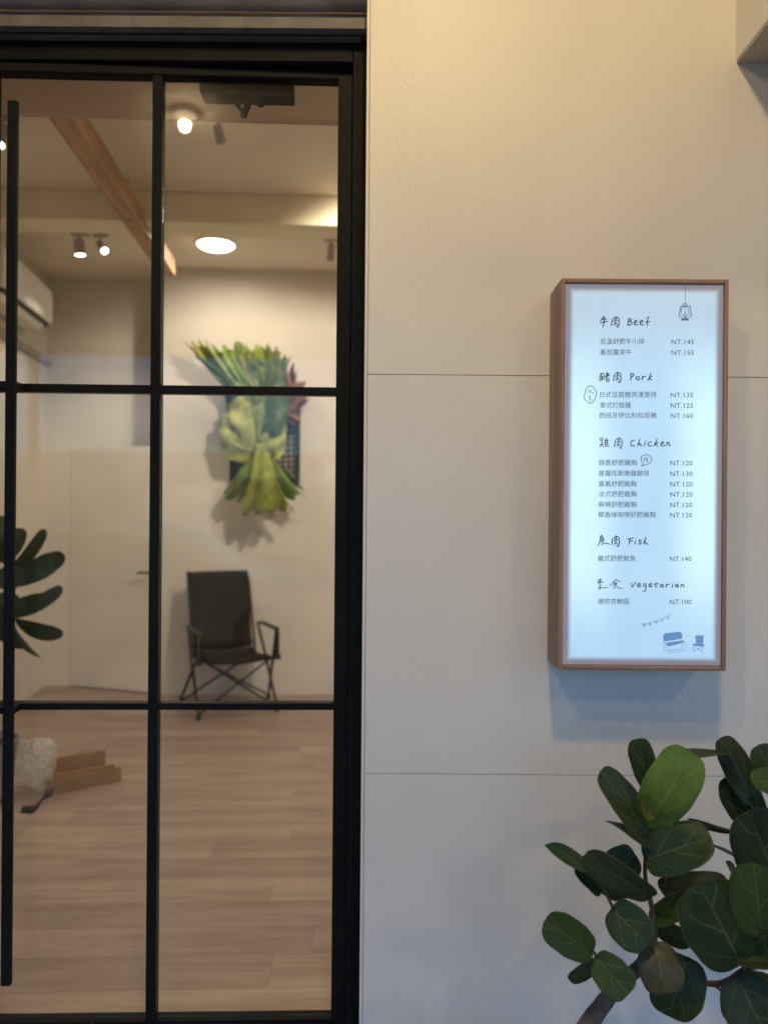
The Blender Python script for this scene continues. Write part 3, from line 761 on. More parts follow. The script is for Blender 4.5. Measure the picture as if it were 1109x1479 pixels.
# pipe cover rail below it
t = Thing('wall_rail', 'dark diagonal-looking rail fixed along the left wall under the air conditioner', 'rail', (0, -.5, 2.7), LWF)
zr = CAMZ + ray(78, 528)[1] * 6.58
t.part('rail_bar', MB().box(.001, .03, -1.6, -.02, zr - .03, zr + .025), m_greyp, bevel=.004)

# ---------------- ceiling lamps
def add_light(name, typ, loc, power, col, parent=None, size=.1, spot=None, direction=None, blend=.5):
    l = bpy.data.lights.new(name, typ); l.energy = power; l.color = col
    if typ == 'AREA': l.shape = 'DISK'; l.size = size
    else: l.shadow_soft_size = size
    if spot: l.spot_size = R(spot); l.spot_blend = blend
    o = bpy.data.objects.new(name, l); COL.objects.link(o); o.location = loc
    if direction is not None:
        o.rotation_euler = Vector(direction).to_track_quat('-Z', 'Y').to_euler()
    if parent is not None:
        o.parent = parent
    return o
def downlight(u, v, label, power, r=.135, d=.045):
    t = Thing('downlight', label, 'ceiling light', (u, v, CH), IN, group='round ceiling lights in the shop')
    t.part('rim', MB().lathe([(r + .004, 0), (r + .006, -.014), (r - .002, -.016), (r - .004, 0)], 36, (u, v, CH - .0005)), m_white, smooth=True)
    t.part('diffuser', MB().lathe([(r - .004, -.008), (r - .006, -.018), (r * .8, -.033), (r * .45, -d), (.002, -d - .004)], 36, (u, v, CH - .001)), m_lampdisc, smooth=True)
    add_light('downlight_lamp', 'AREA', (0, 0, -d - .012), power, IN_COL, t.o, size=r * 2, direction=(0, 0, -1))
q = on_z(312, 356, CH - .025)
uq = q.x * IN.c + q.y * IN.s; vq = -q.x * IN.s + q.y * IN.c
downlight(uq, vq, 'bright round ceiling light seen through the upper right pane', 9 * K)
downlight(1.9, 5.6, 'unseen round ceiling light added on the right side of the shop, behind the panel wall', 20 * K)  # out of view, added to light the shop
downlight(1.5, 3.4, 'unseen round ceiling light added near the front right of the shop', 46 * K)  # another unseen fill, added to brighten the front and ceiling

def spotlight(px, py, ceil_z, label, aim, power, lit=True, head=.034, bodylen=.11, platew=.14, zdrop=.055, spot=60, size=.03, target=None):
    """track spot: plate on the ceiling at photo px,py"""
    q = on_z(px, py, ceil_z - .012)
    u = q.x * IN.c + q.y * IN.s; v = -q.x * IN.s + q.y * IN.c
    t = Thing('track_spotlight', label, 'spotlight', (u, v, ceil_z), IN, group='small spotlights under the shop ceiling')
    t.part('mount_plate', MB().box(u - platew / 2, u + platew / 2, v - .017, v + .017, ceil_z - .024, ceil_z - .0005), m_greyp, bevel=.002)
    t.part('stem', MB().tube([(u, v, ceil_z - .0245), (u, v, ceil_z - .024 - zdrop)], .009, 8), m_greyp)
    if target: aim = Vector(target) - Vector((u, v, ceil_z - .08))
    dirv = Vector(aim).normalized()
    c = Vector((u, v, ceil_z - .024 - zdrop - .004))
    a, b = c - dirv * bodylen * .35, c + dirv * bodylen * .65
    hd = t.part('lamp_head', MB().tube([a, a + dirv * .006, b - dirv * .004, b], [head * .75, head * .95, head, head], 16), m_greyp, smooth=True)
    t.part('lens', MB().tube([b + dirv * .0006, b + dirv * .003], [head * .9, head * .88], 16), m_lens if lit else m_dark, parent=hd)
    p = b + dirv * .012 - Vector((u, v, ceil_z))
    if power: add_light('spot_lamp', 'SPOT', tuple(p), power * K, IN_COL, t.o, size=size, spot=spot, direction=dirv)
    return t
m_lens = emis('lit_lens', (1.0, 0.95, 0.86), 14.0)
spotlight(115, 338, CH, 'lit track spotlight left of the pine beam, facing the door', (.05, .15, -1), 28, head=.037, platew=.12, spot=110)
spotlight(146, 340, CH, 'smaller tilted track spotlight just beside the left one', (.6, -.55, -.75), 20, head=.025, platew=.1, spot=80)
spotlight(478, 346, CH, 'dim grey spotlight at the right edge of the upper pane, aimed down the back wall', (-.10, .12, -1), 6, head=.028, platew=.1, lit=False, spot=70)
spotlight(640, 197, CH, 'lit spotlight aimed at the fern, hidden behind the panel wall', (-.60, 1.0, -.80), 190, head=.04, platew=.1, spot=72, size=.09, zdrop=.07, target=IN.px(432, 620, VR))
spotlight(316, 168, CH, 'unlit small spotlight beside the bright glare in the right pane', (0.2, .8, -1), 0, lit=False, head=.024, platew=.08, bodylen=.08)
spotlight(2, 170, CH, 'lit spotlight at the left edge behind the bar handle', (-.1, -.3, -1), 40, head=.035, spot=110)

# ---------------- staghorn fern on a grid board
gb = IN.px(385, 630, VR - .03)
g0, g1 = IN.px(332, 697, VR - .03), IN.px(434, 560, VR - .03)
t = Thing('wire_grid_board', 'dark square lattice board behind the staghorn fern on the back wall', 'lattice', (gb[0], VR, g0[2]), IN)
t.part('board_frame', MB().box(g0[0], g0[0] + .02, VR - .045, VR - .002, g0[2], g1[2]).box(g1[0] - .02, g1[0], VR - .045, VR - .002, g0[2], g1[2]).box(g0[0] + .0205, g1[0] - .0205, VR - .045, VR - .002, g0[2], g0[2] + .02).box(g0[0] + .0205, g1[0] - .0205, VR - .045, VR - .002, g1[2] - .02, g1[2]), m_dark)
nx = 13; nz = 17
for i in range(1, nx):
    x = g0[0] + (g1[0] - g0[0]) * i / nx
    t.part('bar', MB().box(x - .0045, x + .0045, VR - .04, VR - .03, g0[2] + .02, g1[2] - .02), m_dark)
for j in range(1, nz):
    z = g0[2] + (g1[2] - g0[2]) * j / nz
    t.part('bar', MB().box(g0[0] + .02, g1[0] - .02, VR - .0295, VR - .02, z - .0045, z + .0045), m_dark)

fern = Thing('staghorn_fern', 'large green staghorn fern mounted on the lattice board, crown fanning up', 'fern', (gb[0], VR - .05, IN.px(375, 650, VR)[2]), IN)
def pl(L, s):
    n = len(L) - 1; x = min(max(s, 0), 1) * n; i = min(int(x), n - 1); f = x - i
    return [L[i][k] * (1 - f) + L[i + 1][k] * f for k in range(len(L[0]))]
def frond(left, right, depth, lobes, amp, col, ripple=.02, nu=14, nv=44, ph=0, name='frond', split=.0, belly=.03):
    """left/right: photo polylines from base to tip; depth: list of offsets from the wall; lobes cut the far edge into fingers"""
    def fn(i, j):
        s = i; c = j
        fing = abs(((c * lobes + ph) % 1.0) - .5) * 2 if lobes else 1
        fing = fing ** 3.0
        se = s * (1 - amp * fing) if lobes else s
        l, r = pl(left, se), pl(right, se)
        # fingers narrow toward their own axis near the tip
        cc = c
        if lobes:
            k = math.floor(c * lobes + ph); ax = (k + .5 - ph) / lobes
            tt = max(0, (s - (1 - amp * 1.15)) / (amp * 1.15)); cc = c + (ax - c) * .35 * tt * tt
        x = l[0] + (r[0] - l[0]) * cc; y = l[1] + (r[1] - l[1]) * cc
        d = pl([(q,) for q in depth], se)[0] + belly * math.sin(math.pi * c) + ripple * math.sin(c * 11 + 3 * s + ph * 7) * (0.3 + s)
        return IN.px(x, y, VR - .05 - d)
    o = fern.part(name, MB().grid(fn, nu, nv), m_fern, smooth=True, solid=.004)
    o.color = (*col, 1); return o
G1, G2, G3 = (.34, .40, .08), (.16, .25, .05), (.50, .54, .18)
G4 = (.30, .38, .15)
rf = random.Random(4)
frond([(348, 640), (326, 590), (322, 550), (306, 515)], [(405, 640), (420, 590), (414, 550), (410, 520)], [.02, .06, .10, .13], 4, .25, G2, ph=.3)
for k, (txx, tyy, wt) in enumerate(((281, 492, 20), (288, 511, 16), (303, 500, 17), (322, 497, 22), (338, 492, 18), (353, 505, 20), (369, 497, 22), (388, 499, 20), (404, 510, 20), (330, 518, 18), (362, 519, 20))):
    c0_ = 344 + (txx - 280) * .42; mx_ = c0_ + (txx - c0_) * .42; sw = 9
    bend = rf.uniform(-6, 6)
    frond([(c0_ - sw, 612), (c0_ - sw * .9, 572), (mx_ - 8 + bend, 540), (txx - wt * .75, tyy)], [(c0_ + sw, 612), (c0_ + sw * .9, 570), (mx_ + 8 + bend, 537), (txx + wt * .85, tyy + rf.uniform(-3, 6))],
          [.10, .14 + .02 * (k % 3), .17 + .015 * (k % 4), .20 + .02 * (k % 3)], rf.choice((1, 2, 2, 3)), .11, tuple(c * rf.uniform(.85, 1.25) for c in (G1, G2, G4)[k % 3]), ph=rf.random(), ripple=.008, belly=.012, nu=14, nv=18)
# body shields
frond([(372, 600), (345, 590), (322, 600), (316, 612)], [(376, 660), (350, 668), (330, 664), (320, 650)], [.10, .16, .17, .13], 0, 0, G3, ripple=.012)
frond([(360, 570), (345, 572), (330, 585)], [(376, 655), (350, 650), (334, 640)], [.13, .20, .18], 0, 0, G3, ripple=.02)
frond([(378, 575), (398, 565), (412, 570), (416, 580)], [(378, 650), (398, 645), (408, 625), (415, 605)], [.13, .22, .18, .12], 0, 0, (.13, .20, .09), ripple=.02)
frond([(376, 630), (396, 612), (415, 615)], [(380, 662), (400, 665), (410, 655)], [.16, .2, .13], 0, 0, G3, ripple=.02)
frond([(366, 560), (352, 595), (366, 640)], [(384, 560), (396, 595), (384, 640)], [.10, .15, .14], 0, 0, G4, ripple=.015)
# hanging fans
frond([(372, 642), (352, 690), (320, 722)], [(384, 642), (412, 690), (444, 722)], [.17, .24, .16], 4, .15, G2, ph=.2)
frond([(370, 640), (362, 690), (345, 746)], [(386, 640), (398, 690), (420, 738)], [.19, .28, .22], 4, .10, G1, ph=.0)
frond([(366, 655), (345, 680), (322, 712)], [(376, 668), (365, 700), (352, 732)], [.15, .2, .15], 3, .35, G2, ph=.3)
frond([(382, 668), (400, 690), (424, 716)], [(388, 655), (412, 678), (442, 706)], [.15, .19, .14], 3, .35, G2, ph=.1)
for (l, r, dd) in (([(415, 575), (405, 545), (412, 522)], [(425, 572), (428, 545), (430, 525)], [.04, .09, .12]), ([(412, 590), (425, 565), (440, 548)], [(424, 600), (440, 585), (452, 566)], [.03, .07, .1]), ([(414, 562), (425, 552), (436, 550)], [(420, 590), (436, 580), (450, 574)], [.06, .1, .11]), ([(418, 590), (430, 600), (436, 606)], [(410, 602), (420, 612), (428, 618)], [.03, .06, .05])):
    frond(l, r, dd, 2, .4, (.50, .24, .12), name='dry_frond', ph=.2, ripple=.03)

# ---------------- folding chair
fo = on_z(288, 1041, 0); fo2 = on_z(402, 1028, 0)
ca = math.degrees(math.atan2(fo2.y - fo.y, fo2.x - fo.x)) * 1.0
CF = Frame((fo.x + fo2.x) / 2, (fo.y + fo2.y) / 2, ca)
ch = Thing('camping_chair', 'tall-backed olive canvas folding camping chair standing below the fern', 'chair', (0, 0, 0), CF)
hw = (fo2 - fo).length / 2
tw = .011
# canvas back and seat in one sling: profile in (v, z), v grows away from the camera
sl = [(.02, .405), (.06, .412), (.25, .385), (.42, .375), (.46, .42), (.52, .62), (.575, .82), (.62, 1.0)]
bw = .238
def sling(i, j):
    s = i * (len(sl) - 1); k = min(int(s), len(sl) - 2); f = s - k
    v_ = sl[k][0] * (1 - f) + sl[k + 1][0] * f; z_ = sl[k][1] * (1 - f) + sl[k + 1][1] * f
    sag = math.sin(math.pi * j)
    w_ = bw * (1.0 - .06 * max(0, 1 - abs(i - .6) * 4))
    return (w_ * (j * 2 - 1), v_ + (.03 * sag if i > .6 else 0), z_ - (.025 * sag if i < .6 else 0))
def sub_sling(a, b):
    return MB().grid(lambda i, j: sling(a + (b - a) * i, j), 10, 10)
ch.part('seat', sub_sling(0, .56), m_olive, smooth=True, solid=.012)
ch.part('backrest', sub_sling(.575, 1.0), m_olive, smooth=True, solid=.014)
ch.part('front_hem', MB().tube([(-bw, .018, .40), (0, .018, .378), (bw, .018, .40)], .013, 8), m_olive, smooth=True)
for s in (-1, 1):
    x = s * hw
    ch.part('back_post', MB().tube([(s * (bw + .005), .42, .36), (s * (bw + .004),   .64, 1.005)], .010, 8), m_tubing, smooth=True)
    ch.part('leg', MB().tube([(s * (bw + .035), .47, .60), (s * (bw + .045), .30, .38), (x, .02, .018)], tw, 8), m_tubing, smooth=True)
    ch.part('leg', MB().tube([(s * (bw + .04), .02, .60), (s * (bw + .05), .12, .40), (s * (hw + .06), .42, .018)], tw, 8), m_tubing, smooth=True)
    ch.part('armrest', MB().box(s * (bw + .045) - .028, s * (bw + .045) + .022, .02, .40, .603, .620), m_dark, bevel=.006)
    ch.part('arm_bracket', MB().box(s * (bw + .045) - .012, s * (bw + .045) + .012, -.005, .05, .42, .602), m_tubing, bevel=.004)
    ch.part('hinge_block', MB().box(s * (bw + .05) - .03, s * (bw + .05) + .022, .0, .05, .385, .425), m_dark, bevel=.006)
    ch.part('foot', MB().lathe([(.017, 0), (.019, .03), (.012, .035)], 10, (x, .02, 0.0005)), m_dark)
    ch.part('foot', MB().lathe([(.017, 0), (.019, .03), (.012, .035)], 10, (s * (hw + .06), .42, 0.0005)), m_dark)
    ch.part('cross_brace', MB().tube([(s * (bw - .01), .012 + .014 * (s > 0), .39), (-s * (hw - .01), .03 + .014 * (s > 0), .035)], .009, 8), m_tubing, smooth=True)
    ch.part('cross_brace', MB().tube([(s * (bw - .01), .40 + .014 * (s > 0), .37), (-s * (hw + .04), .42 + .02 * (s > 0), .04)], .009, 8), m_tubing, smooth=True)

# ---------------- potted fiddle leaf fig at the left edge
def leaf_mesh(b, tp_, width, nrm, fold=.15, curl=.1, wave=.03, shape=1.0, nu=18, nv=12, seed=0, wexp=.62, heart=0.0):
    b, tp_ = Vector(b), Vector(tp_); ax = tp_ - b; L = ax.length; ax.normalize()
    nrm = (Vector(nrm) - ax * Vector(nrm).dot(ax)).normalized(); sd = ax.cross(nrm)
    rr = random.Random(seed); p1, p2, p3 = rr.random() * 6, rr.random() * 6, rr.uniform(.8, 1.2)
    asym = rr.uniform(-.06, .06)
    def fn(i, j):
        th = math.pi * i; s = (1 - math.cos(th)) / 2
        half = max(0.0, math.sin(th)) ** wexp if wexp < 1 else 2.0 * s ** .6 * (1 - s) ** .8
        half *= width / 2 * ((1 - shape) * .0 + 1) * (1 + asym * math.cos(th) + .16 * (s - .5) * shape)
        t = j * 2 - 1
        tt = t
        half *= 1 + .014 * math.sin(7 * th + p1 + (2 if t > 0 else 0)) + .005 * math.sin(13 * th + p2)
        h = half * tt
        lx = L * s - heart * L * abs(tt) ** 1.6 * max(0, 1 - s * 3.2)
        z = fold * abs(h) - curl * L * (s - .35) ** 2 * 1.6 + wave * width * math.sin(p1 + 5.2 * s * p3) * abs(tt) ** 2 * (1 if t > 0 else -.8)
        z += .012 * width * math.sin(9 * s + p2) * math.sin(5 * t + p1)
        return b + ax * lx + sd * h + nrm * z
    return MB().grid(fn, nu, nv)
fig = Thing('potted_fig', 'dark fiddle leaf fig with drooping leaves at the left edge inside the shop', 'plant', tuple(IN.px(-30, 740, 4.0)[:2]) + (0,), IN)
fb = fig.base
fig.part('pot', MB().lathe([(.13, 0.001), (.16, .02), (.19, .28), (.2, .30), (.185, .30), (.175, .27)], 28, (fb[0], fb[1], 0)), m_pot, smooth=True)
fig.part('soil', MB().lathe([(.17, .255), (.16, .27), (.02, .275)], 20, (fb[0], fb[1], 0)), m_soil, smooth=True)
top = IN.px(-12, 800, 4.0)
fig.part('stem', MB().tube([(fb[0], fb[1], .26), (fb[0] + .02, fb[1] + .01, .7), (top[0] - .02, 4.0, top[2] - .1), (top[0], 4.0, top[2] + .2)], [.014, .012, .01, .005], 8), m_stem, smooth=True)
FL = [(0, 815, 30, 770, 24, 25), (15, 830, 68, 773, 14, 50), (8, 845, 90, 806, 30, 20), (10, 890, 92, 857, 22, 45), (5, 885, 60, 868, 26, 20), (20, 898, 84, 922, 26, 30), (15, 895, 48, 955, 18, 55), (0, 920, 38, 938, 16, 30),
      (-10, 850, -70, 800, 30, 20), (-10, 880, -75, 900, 28, 20), (0, 800, 5, 745, 26, 20), (-5, 870, 15, 935, 34, 10), (-12, 830, -45, 765, 26, 30), (-5, 840, 30, 830, 34, 5), (-8, 870, 28, 872, 34, 5)]
for n_, (bx_, by_, tx_, ty_, w_, tilt) in enumerate(FL):
    b_ = Vector(IN.px(bx_, by_, 4.0)); e_ = Vector(IN.px(tx_, ty_, 3.9 + .05 * (n_ % 4)))
    ax = (e_ - b_).normalized(); nr = Matrix.Rotation(R(tilt), 3, ax) @ Vector((0, -1, 0))
    wpx = w_ * 3.95 / FPX / max(.3, math.cos(R(tilt)))
    o = fig.part('leaf', leaf_mesh(b_, e_, wpx, nr, fold=.1, curl=.25, wave=.05, seed=n_, shape=1.6, wexp=.75), m_fig, smooth=True)
    o.color = (.022, .042, .02, 1)
    fig.part('petiole', MB().tube([(top[0], 4.0, b_.z - .03), tuple(b_)], .004, 6), m_stem)

# ---------------- packing rubbish on the floor
m_bag, nt, bs = newmat('crumpled_plastic')
bs.inputs['Base Color'].default_value = (.72, .70, .68, 1); bs.inputs['Roughness'].default_value = .3
tl = N(nt, 'ShaderNodeBsdfTranslucent'); tl.inputs[0].default_value = (.7, .66, .62, 1)
tr = N(nt, 'ShaderNodeBsdfTransparent')
mx = N(nt, 'ShaderNodeMixShader'); mx.inputs[0].default_value = .4
mx2 = N(nt, 'ShaderNodeMixShader'); mx2.inputs[0].default_value = .5
nt.links.new(bs.outputs[0], mx.inputs[1]); nt.links.new(tl.outputs[0], mx.inputs[2])
nt.links.new(mx.outputs[0], mx2.inputs[1]); nt.links.new(tr.outputs[0], mx2.inputs[2])
nt.links.new(mx2.outputs[0], nt.nodes['Material Output'].inputs[0])
c = on_z(48, 1140, 0)
def hsh(*a): return math.sin(sum(x * k for x, k in zip(a, (12.9898, 78.233, 37.719)))) * 43758.5453 % 1
mb = MB()
rb = random.Random(3)
ctr = [Vector((rb.gauss(0, 1), rb.gauss(0, 1), rb.gauss(0, 1))).normalized() for _ in range(26)]
hh = [rb.uniform(.72, 1.0) for _ in ctr]
def bagf(i, j):
    th, ph = math.pi * i, 2 * math.pi * j
    d = Vector((math.sin(th) * math.cos(ph), math.sin(th) * math.sin(ph), math.cos(th)))
    r = min(hv_ / max(.2, d.dot(cv)) for cv, hv_ in zip(ctr, hh) if d.dot(cv) > .2)
    r = min(r, 1.15)
    r *= 1 + .10 * (hsh(round(d.x * 5), round(d.y * 5), round(d.z * 5)) - .5)
    return (c.x + d.x * r * .115, c.y + d.y * r * .10, max(.002, .13 + d.z * r * .145))
mb.grid(bagf, 28, 44)
o = mb.build('plastic_bag', m_bag, smooth=False); 
tag(o, 'crumpled translucent plastic bag lying on the plank floor at left', 'bag')
me = o.data; me.transform(Matrix.Translation(-Vector((c.x, c.y, 0)))); o.location = (c.x, c.y, 0)
# cardboard angle strips
def cardstrip(name, label, p0, p1, hgt, flange):
    a, b = on_z(*p0, 0), on_z(*p1, 0); L = (b - a).length
    F = Frame(a.x, a.y, math.degrees(math.atan2(b.y - a.y, b.x - a.x)))
    t = Thing(name, label, 'cardboard', (L / 2, 0, 0), F)
    t.part('front_flap', MB().box(0, L, 0, .005, .001, hgt), m_card, bevel=.001)
    t.part('base_flap', MB().box(.002, L, .0052, flange, .001, .006), m_card, bevel=.001)
    t.part('rear_flap', MB().box(.004, L, flange + .0002, flange + .005, .001, hgt * .7), m_card, bevel=.001)
cardstrip('cardboard_sleeve', 'longer open cardboard channel in front on the floor', (68, 1148), (176, 1128), .075, .14)
cardstrip('cardboard_sleeve', 'shorter cardboard channel behind the longer one', (78, 1118), (153, 1104), .085, .10)
st = MB()
P_ = [on_z(30, 1172, .006), on_z(46, 1171, .012), on_z(58, 1160, .03), on_z(66, 1148, .04), on_z(78, 1142, .05)]
st.grid(lambda i, j: tuple(Vector(pl([tuple(q) for q in P_], i)) + Vector((0.004, .03, .04)) * (j - .5)), 24, 2)
o = st.build('packing_strap', m_dark, solid=.001, smooth=True); tag(o, 'dark curling strap lying across the cardboard strips', 'strap')

# ================================================================== SEA GRAPE TREE IN FRONT OF THE WALL
tree = Thing('sea_grape_tree', 'potted sea grape tree with big round dark green leaves below the menu box', 'tree', (WF.px(835, 1500, 1.62)[0], 1.62, 0.0))
def tpt(px, py, D): return WF.px(px, py, D)
def branch(pts, wid, name='branch', mat=m_bark, n=10):
    P = [Vector(tpt(*p)) for p in pts]; Q, RR = [], []
    for i in range(len(P) - 1):
        p0, p1, p2, p3 = P[max(i - 1, 0)], P[i], P[i + 1], P[min(i + 2, len(P) - 1)]
        for k in range(4):
            s = k / 4
            Q.append(0.5 * ((2 * p1) + (p2 - p0) * s + (2 * p0 - 5 * p1 + 4 * p2 - p3) * s * s + (3 * p1 - p0 - 3 * p2 + p3) * s ** 3)); RR.append(wid[i] + (wid[i + 1] - wid[i]) * s)
    Q.append(P[-1]); RR.append(wid[-1])
    rr = random.Random(len(pts))
    RR = [r * .84 * pts[0][2] / FPX / 2 * rr.uniform(.93, 1.08) for r in RR]
    tree.part(name, MB().tube(Q, RR, n), mat, smooth=True)
T = 1.62
branch([(800, 1640, 1.63), (835, 1510, T), (866, 1456, T), (893, 1425, T), (925, 1393, T), (940, 1366, T)], [44, 34, 29, 25, 22, 16], 'trunk')
branch([(940, 1372, T), (945, 1345, T), (943, 1320, T), (936, 1290, T), (931, 1262, T), (933, 1225, T), (936, 1196, T), (938, 1170, T)], [15, 12, 10, 8, 7, 7, 6, 4], mat=m_bark)
branch([(958, 1400, 1.66), (966, 1360, 1.67), (963, 1310, 1.67), (960, 1262, 1.67)], [8, 7, 6, 5])
branch([(925, 1392, T), (952, 1405, 1.65), (958, 1400, 1.66)], [14, 10, 8])
branch([(940, 1362, T), (912, 1335, T), (889, 1318, T), (876, 1292, 1.61), (862, 1266, 1.6), (852, 1256, 1.6)], [8, 7, 6, 5, 4, 3])
branch([(918, 1402, T), (890, 1400, 1.6), (866, 1390, 1.59), (858, 1376, 1.58), (849, 1370, 1.57)], [7, 6, 5, 4.5, 3], mat=m_stem)
branch([(925, 1396, T), (985, 1412, 1.68), (1027, 1421, 1.66), (1052, 1416, 1.62), (1076, 1400, 1.58), (1112, 1380, 1.56), (1135, 1300, 1.6), (1110, 1200, 1.64), (1080, 1160, 1.66)], [14, 12, 10, 11, 12, 11, 8, 6, 4])
branch([(1076, 1402, 1.58), (1070, 1392, 1.55), (1067, 1386, 1.53)], [6, 5, 4], mat=m_stem)
branch([(1086, 1396, 1.57), (1092, 1370, 1.53), (1099, 1346, 1.5)], [7, 5, 4], mat=m_stem)
branch([(1028, 1420, 1.66), (1045, 1434, 1.65), (1052, 1438, 1.64)], [5, 4, 3])
branch([(1060, 1413, 1.6), (1066, 1420, 1.58), (1074, 1430, 1.55)], [6, 5, 4], mat=m_stem)
branch([(1060, 1240, 1.66), (1095, 1262, 1.64), (1118, 1280, 1.62)], [3, 4, 4], mat=m_stem)
DK, MD, OL, BL = (.022, .042, .010), (.038, .072, .014), (.046, .054, .018), (.028, .050, .024)
LG, BR, YG = (.135, .235, .04), (.085, .078, .038), (.05, .10, .02)
LEAVES = [  # base px, tip px, width px, tilt deg, depth base, depth tip, tone, fold, curl
    (937, 1190, 992, 1100, 80, 8, 1.60, 1.52, LG, -.14, .30, .05),
    (935, 1206, 872, 1114, 48, 38, 1.61, 1.60, OL, .10, .10, .03),
    (941, 1140, 919, 1068, 40, -30, 1.64, 1.66, DK, .1, .1, .03),
    (1048, 1087, 950, 1095, 21, 66, 1.66, 1.60, DK, .2, .05, .04),
    (1083, 1152, 1044, 1066, 44, 30, 1.66, 1.68, DK, .1, .1, .03),
    (1088, 1186, 1052, 1120, 62, 10, 1.67, 1.68, DK, .1, .05, .03),
    (1122, 1142, 1096, 1078, 46, 20, 1.60, 1.60, DK, .1, .1, .03),
    (1140, 1128, 1089, 1128, 40, 20, 1.55, 1.52, YG, .1, .1, .04),
    (938, 1240, 1024, 1208, 74, -15, 1.59, 1.54, BL, .10, .12, .03),
    (998, 1186, 1059, 1204, 19, 68, 1.63, 1.64, DK, .1, .05, .04),
    (1068, 1240, 1025, 1219, 9, 75, 1.66, 1.66, DK, .1, .02, .03),
    (1068, 1270, 1048, 1244, 15, 60, 1.65, 1.64, MD, .1, .02, .03),
    (940, 1224, 878, 1182, 15, 66, 1.60, 1.58, OL, .15, .10, .05),
    (864, 1262, 789, 1219, 34, 51, 1.60, 1.56, (.028, .06, .016), .1, .05, .03),
    (866, 1270, 920, 1236, 58, 15, 1.62, 1.65, OL, .1, .1, .03),
    (866, 1286, 834, 1248, 30, 35, 1.61, 1.62, DK, .1, .1, .03),
    (933, 1292, 848, 1237, 46, -35, 1.58, 1.53, (.036, .052, .026), .18, .08, .03),
    (868, 1266, 900, 1300, 34, 40, 1.60, 1.61, OL, .1, .05, .03),
    (887, 1316, 936, 1364, 66, 8, 1.59, 1.54, BL, .10, .10, .03),
    (851, 1372, 788, 1332, 58, 5, 1.57, 1.53, MD, .12, .06, .03),
    (863, 1386, 908, 1436, 58, 5, 1.58, 1.54, MD, .12, .10, .03),
    (862, 1390, 823, 1418, 22, -40, 1.59, 1.60, OL, .05, .05, .03),
    (962, 1282, 1050, 1282, 46, -25, 1.66, 1.70, DK, .1, .15, .03),
    (966, 1290, 1049, 1270, 36, -48, 1.65, 1.62, OL, .1, .10, .03),
    (944, 1326, 1006, 1298, 40, -30, 1.62, 1.58, MD, .12, .10, .03),
    (948, 1334, 1000, 1368, 34, 30, 1.63, 1.64, DK, .1, .1, .03),
    (1067, 1387, 1014, 1284, 122, 5, 1.53, 1.50, (.016, .044, .016), .08, .12, .025),
    (1099, 1346, 1088, 1255, 84, -5, 1.50, 1.46, (.045, .085, .02), .10, .12, .03),
    (1122, 1278, 1084, 1178, 96, 10, 1.60, 1.56, (.028, .046, .018), .08, .12, .025),
    (945, 1366, 962, 1434, 68, 0, 1.57, 1.52, BR, -.18, .35, .05),
    (990, 1390, 965, 1470, 80, -10, 1.60, 1.58, DK, .1, .15, .03),
    (1068, 1418, 1106, 1498, 92, 8, 1.55, 1.50, BL, .10, .10, .03),
    (1062, 1424, 1050, 1480, 36, 35, 1.60, 1.62, DK, .1, .1, .03),
    (1067, 1388, 1140, 1386, 34, -50, 1.53, 1.50, (.028, .05, .02), .1, .1, .03),
    (1080, 1408, 1125, 1440, 50, 40, 1.60, 1.62, DK, .1, .1, .03),
    (1120, 1350, 1150, 1400, 60, 10, 1.60, 1.6, DK, .1, .1, .03),
]
for n_, (b0, b1_, t0, t1_, w_, tilt, Db, Dt, tone, fold, curl, wave) in enumerate(LEAVES):
    b_ = Vector(tpt(b0, b1_, Db)); e_ = Vector(tpt(t0, t1_, Dt))
    ax = (e_ - b_).normalized()
    vdir = (Vector((0, 0, CAMZ)) - (b_ + e_) / 2).normalized()
    nr = Matrix.Rotation(R(tilt), 3, ax) @ vdir
    wm = .91 * w_ * (Db + Dt) / 2 / FPX / max(.28, math.cos(R(tilt)))
    o = tree.part('leaf', leaf_mesh(b_, e_, wm, nr, fold=fold, curl=curl, wave=wave, seed=n_ + 50, shape=.3 if abs(tilt) < 50 else .9, wexp=.52 if abs(tilt) < 50 else 1.1, heart=.10, nu=24, nv=16), m_leaf, smooth=True, solid=.0006)
    rr = random.Random(n_); o.color = tuple(x * rr.uniform(.88, 1.12) for x in tone) + (1,)
    if n_ == 0: o['label'] = 'bright light green young leaf'
    if tone is BR: o['label'] = 'fading brown olive leaf hanging down'
# leaf bud
b_ = Vector(tpt(940, 1182, 1.6)); e_ = Vector(tpt(922, 1150, 1.585))
o = tree.part('bud_sheath', leaf_mesh(b_, e_, .034, (0.3, -1, .2), fold=.5, curl=-.3, wave=.12, seed=9, nu=12, nv=8), m_leaf, smooth=True); o.color = (.20, .17, .035, 1)
# planter it grows from
pc = tpt(790, 1640, 1.63)
pot = Thing('plant_pot', 'round grey planter standing on the pavement under the sea grape tree', 'pot', (pc[0], 1.60, 0))
pot.part('bowl', MB().lathe([(.11, 0.001), (.12, .01), (.145, .17), (.155, .175), (.155, .20), (.14, .20), (.135, .17), (.05, .165)], 32, (pc[0], 1.60, 0)), m_pot, smooth=True)
pot.part('soil', MB().lathe([(.134, .168), (.13, .18), (.02, .185)], 24, (pc[0], 1.60, 0)), m_soil, smooth=True)
tree.part('trunk', MB().tube([(pc[0] - .01, 1.61, .17), tpt(800, 1640, 1.63)], [.034, .033], 10), m_bark, smooth=True)

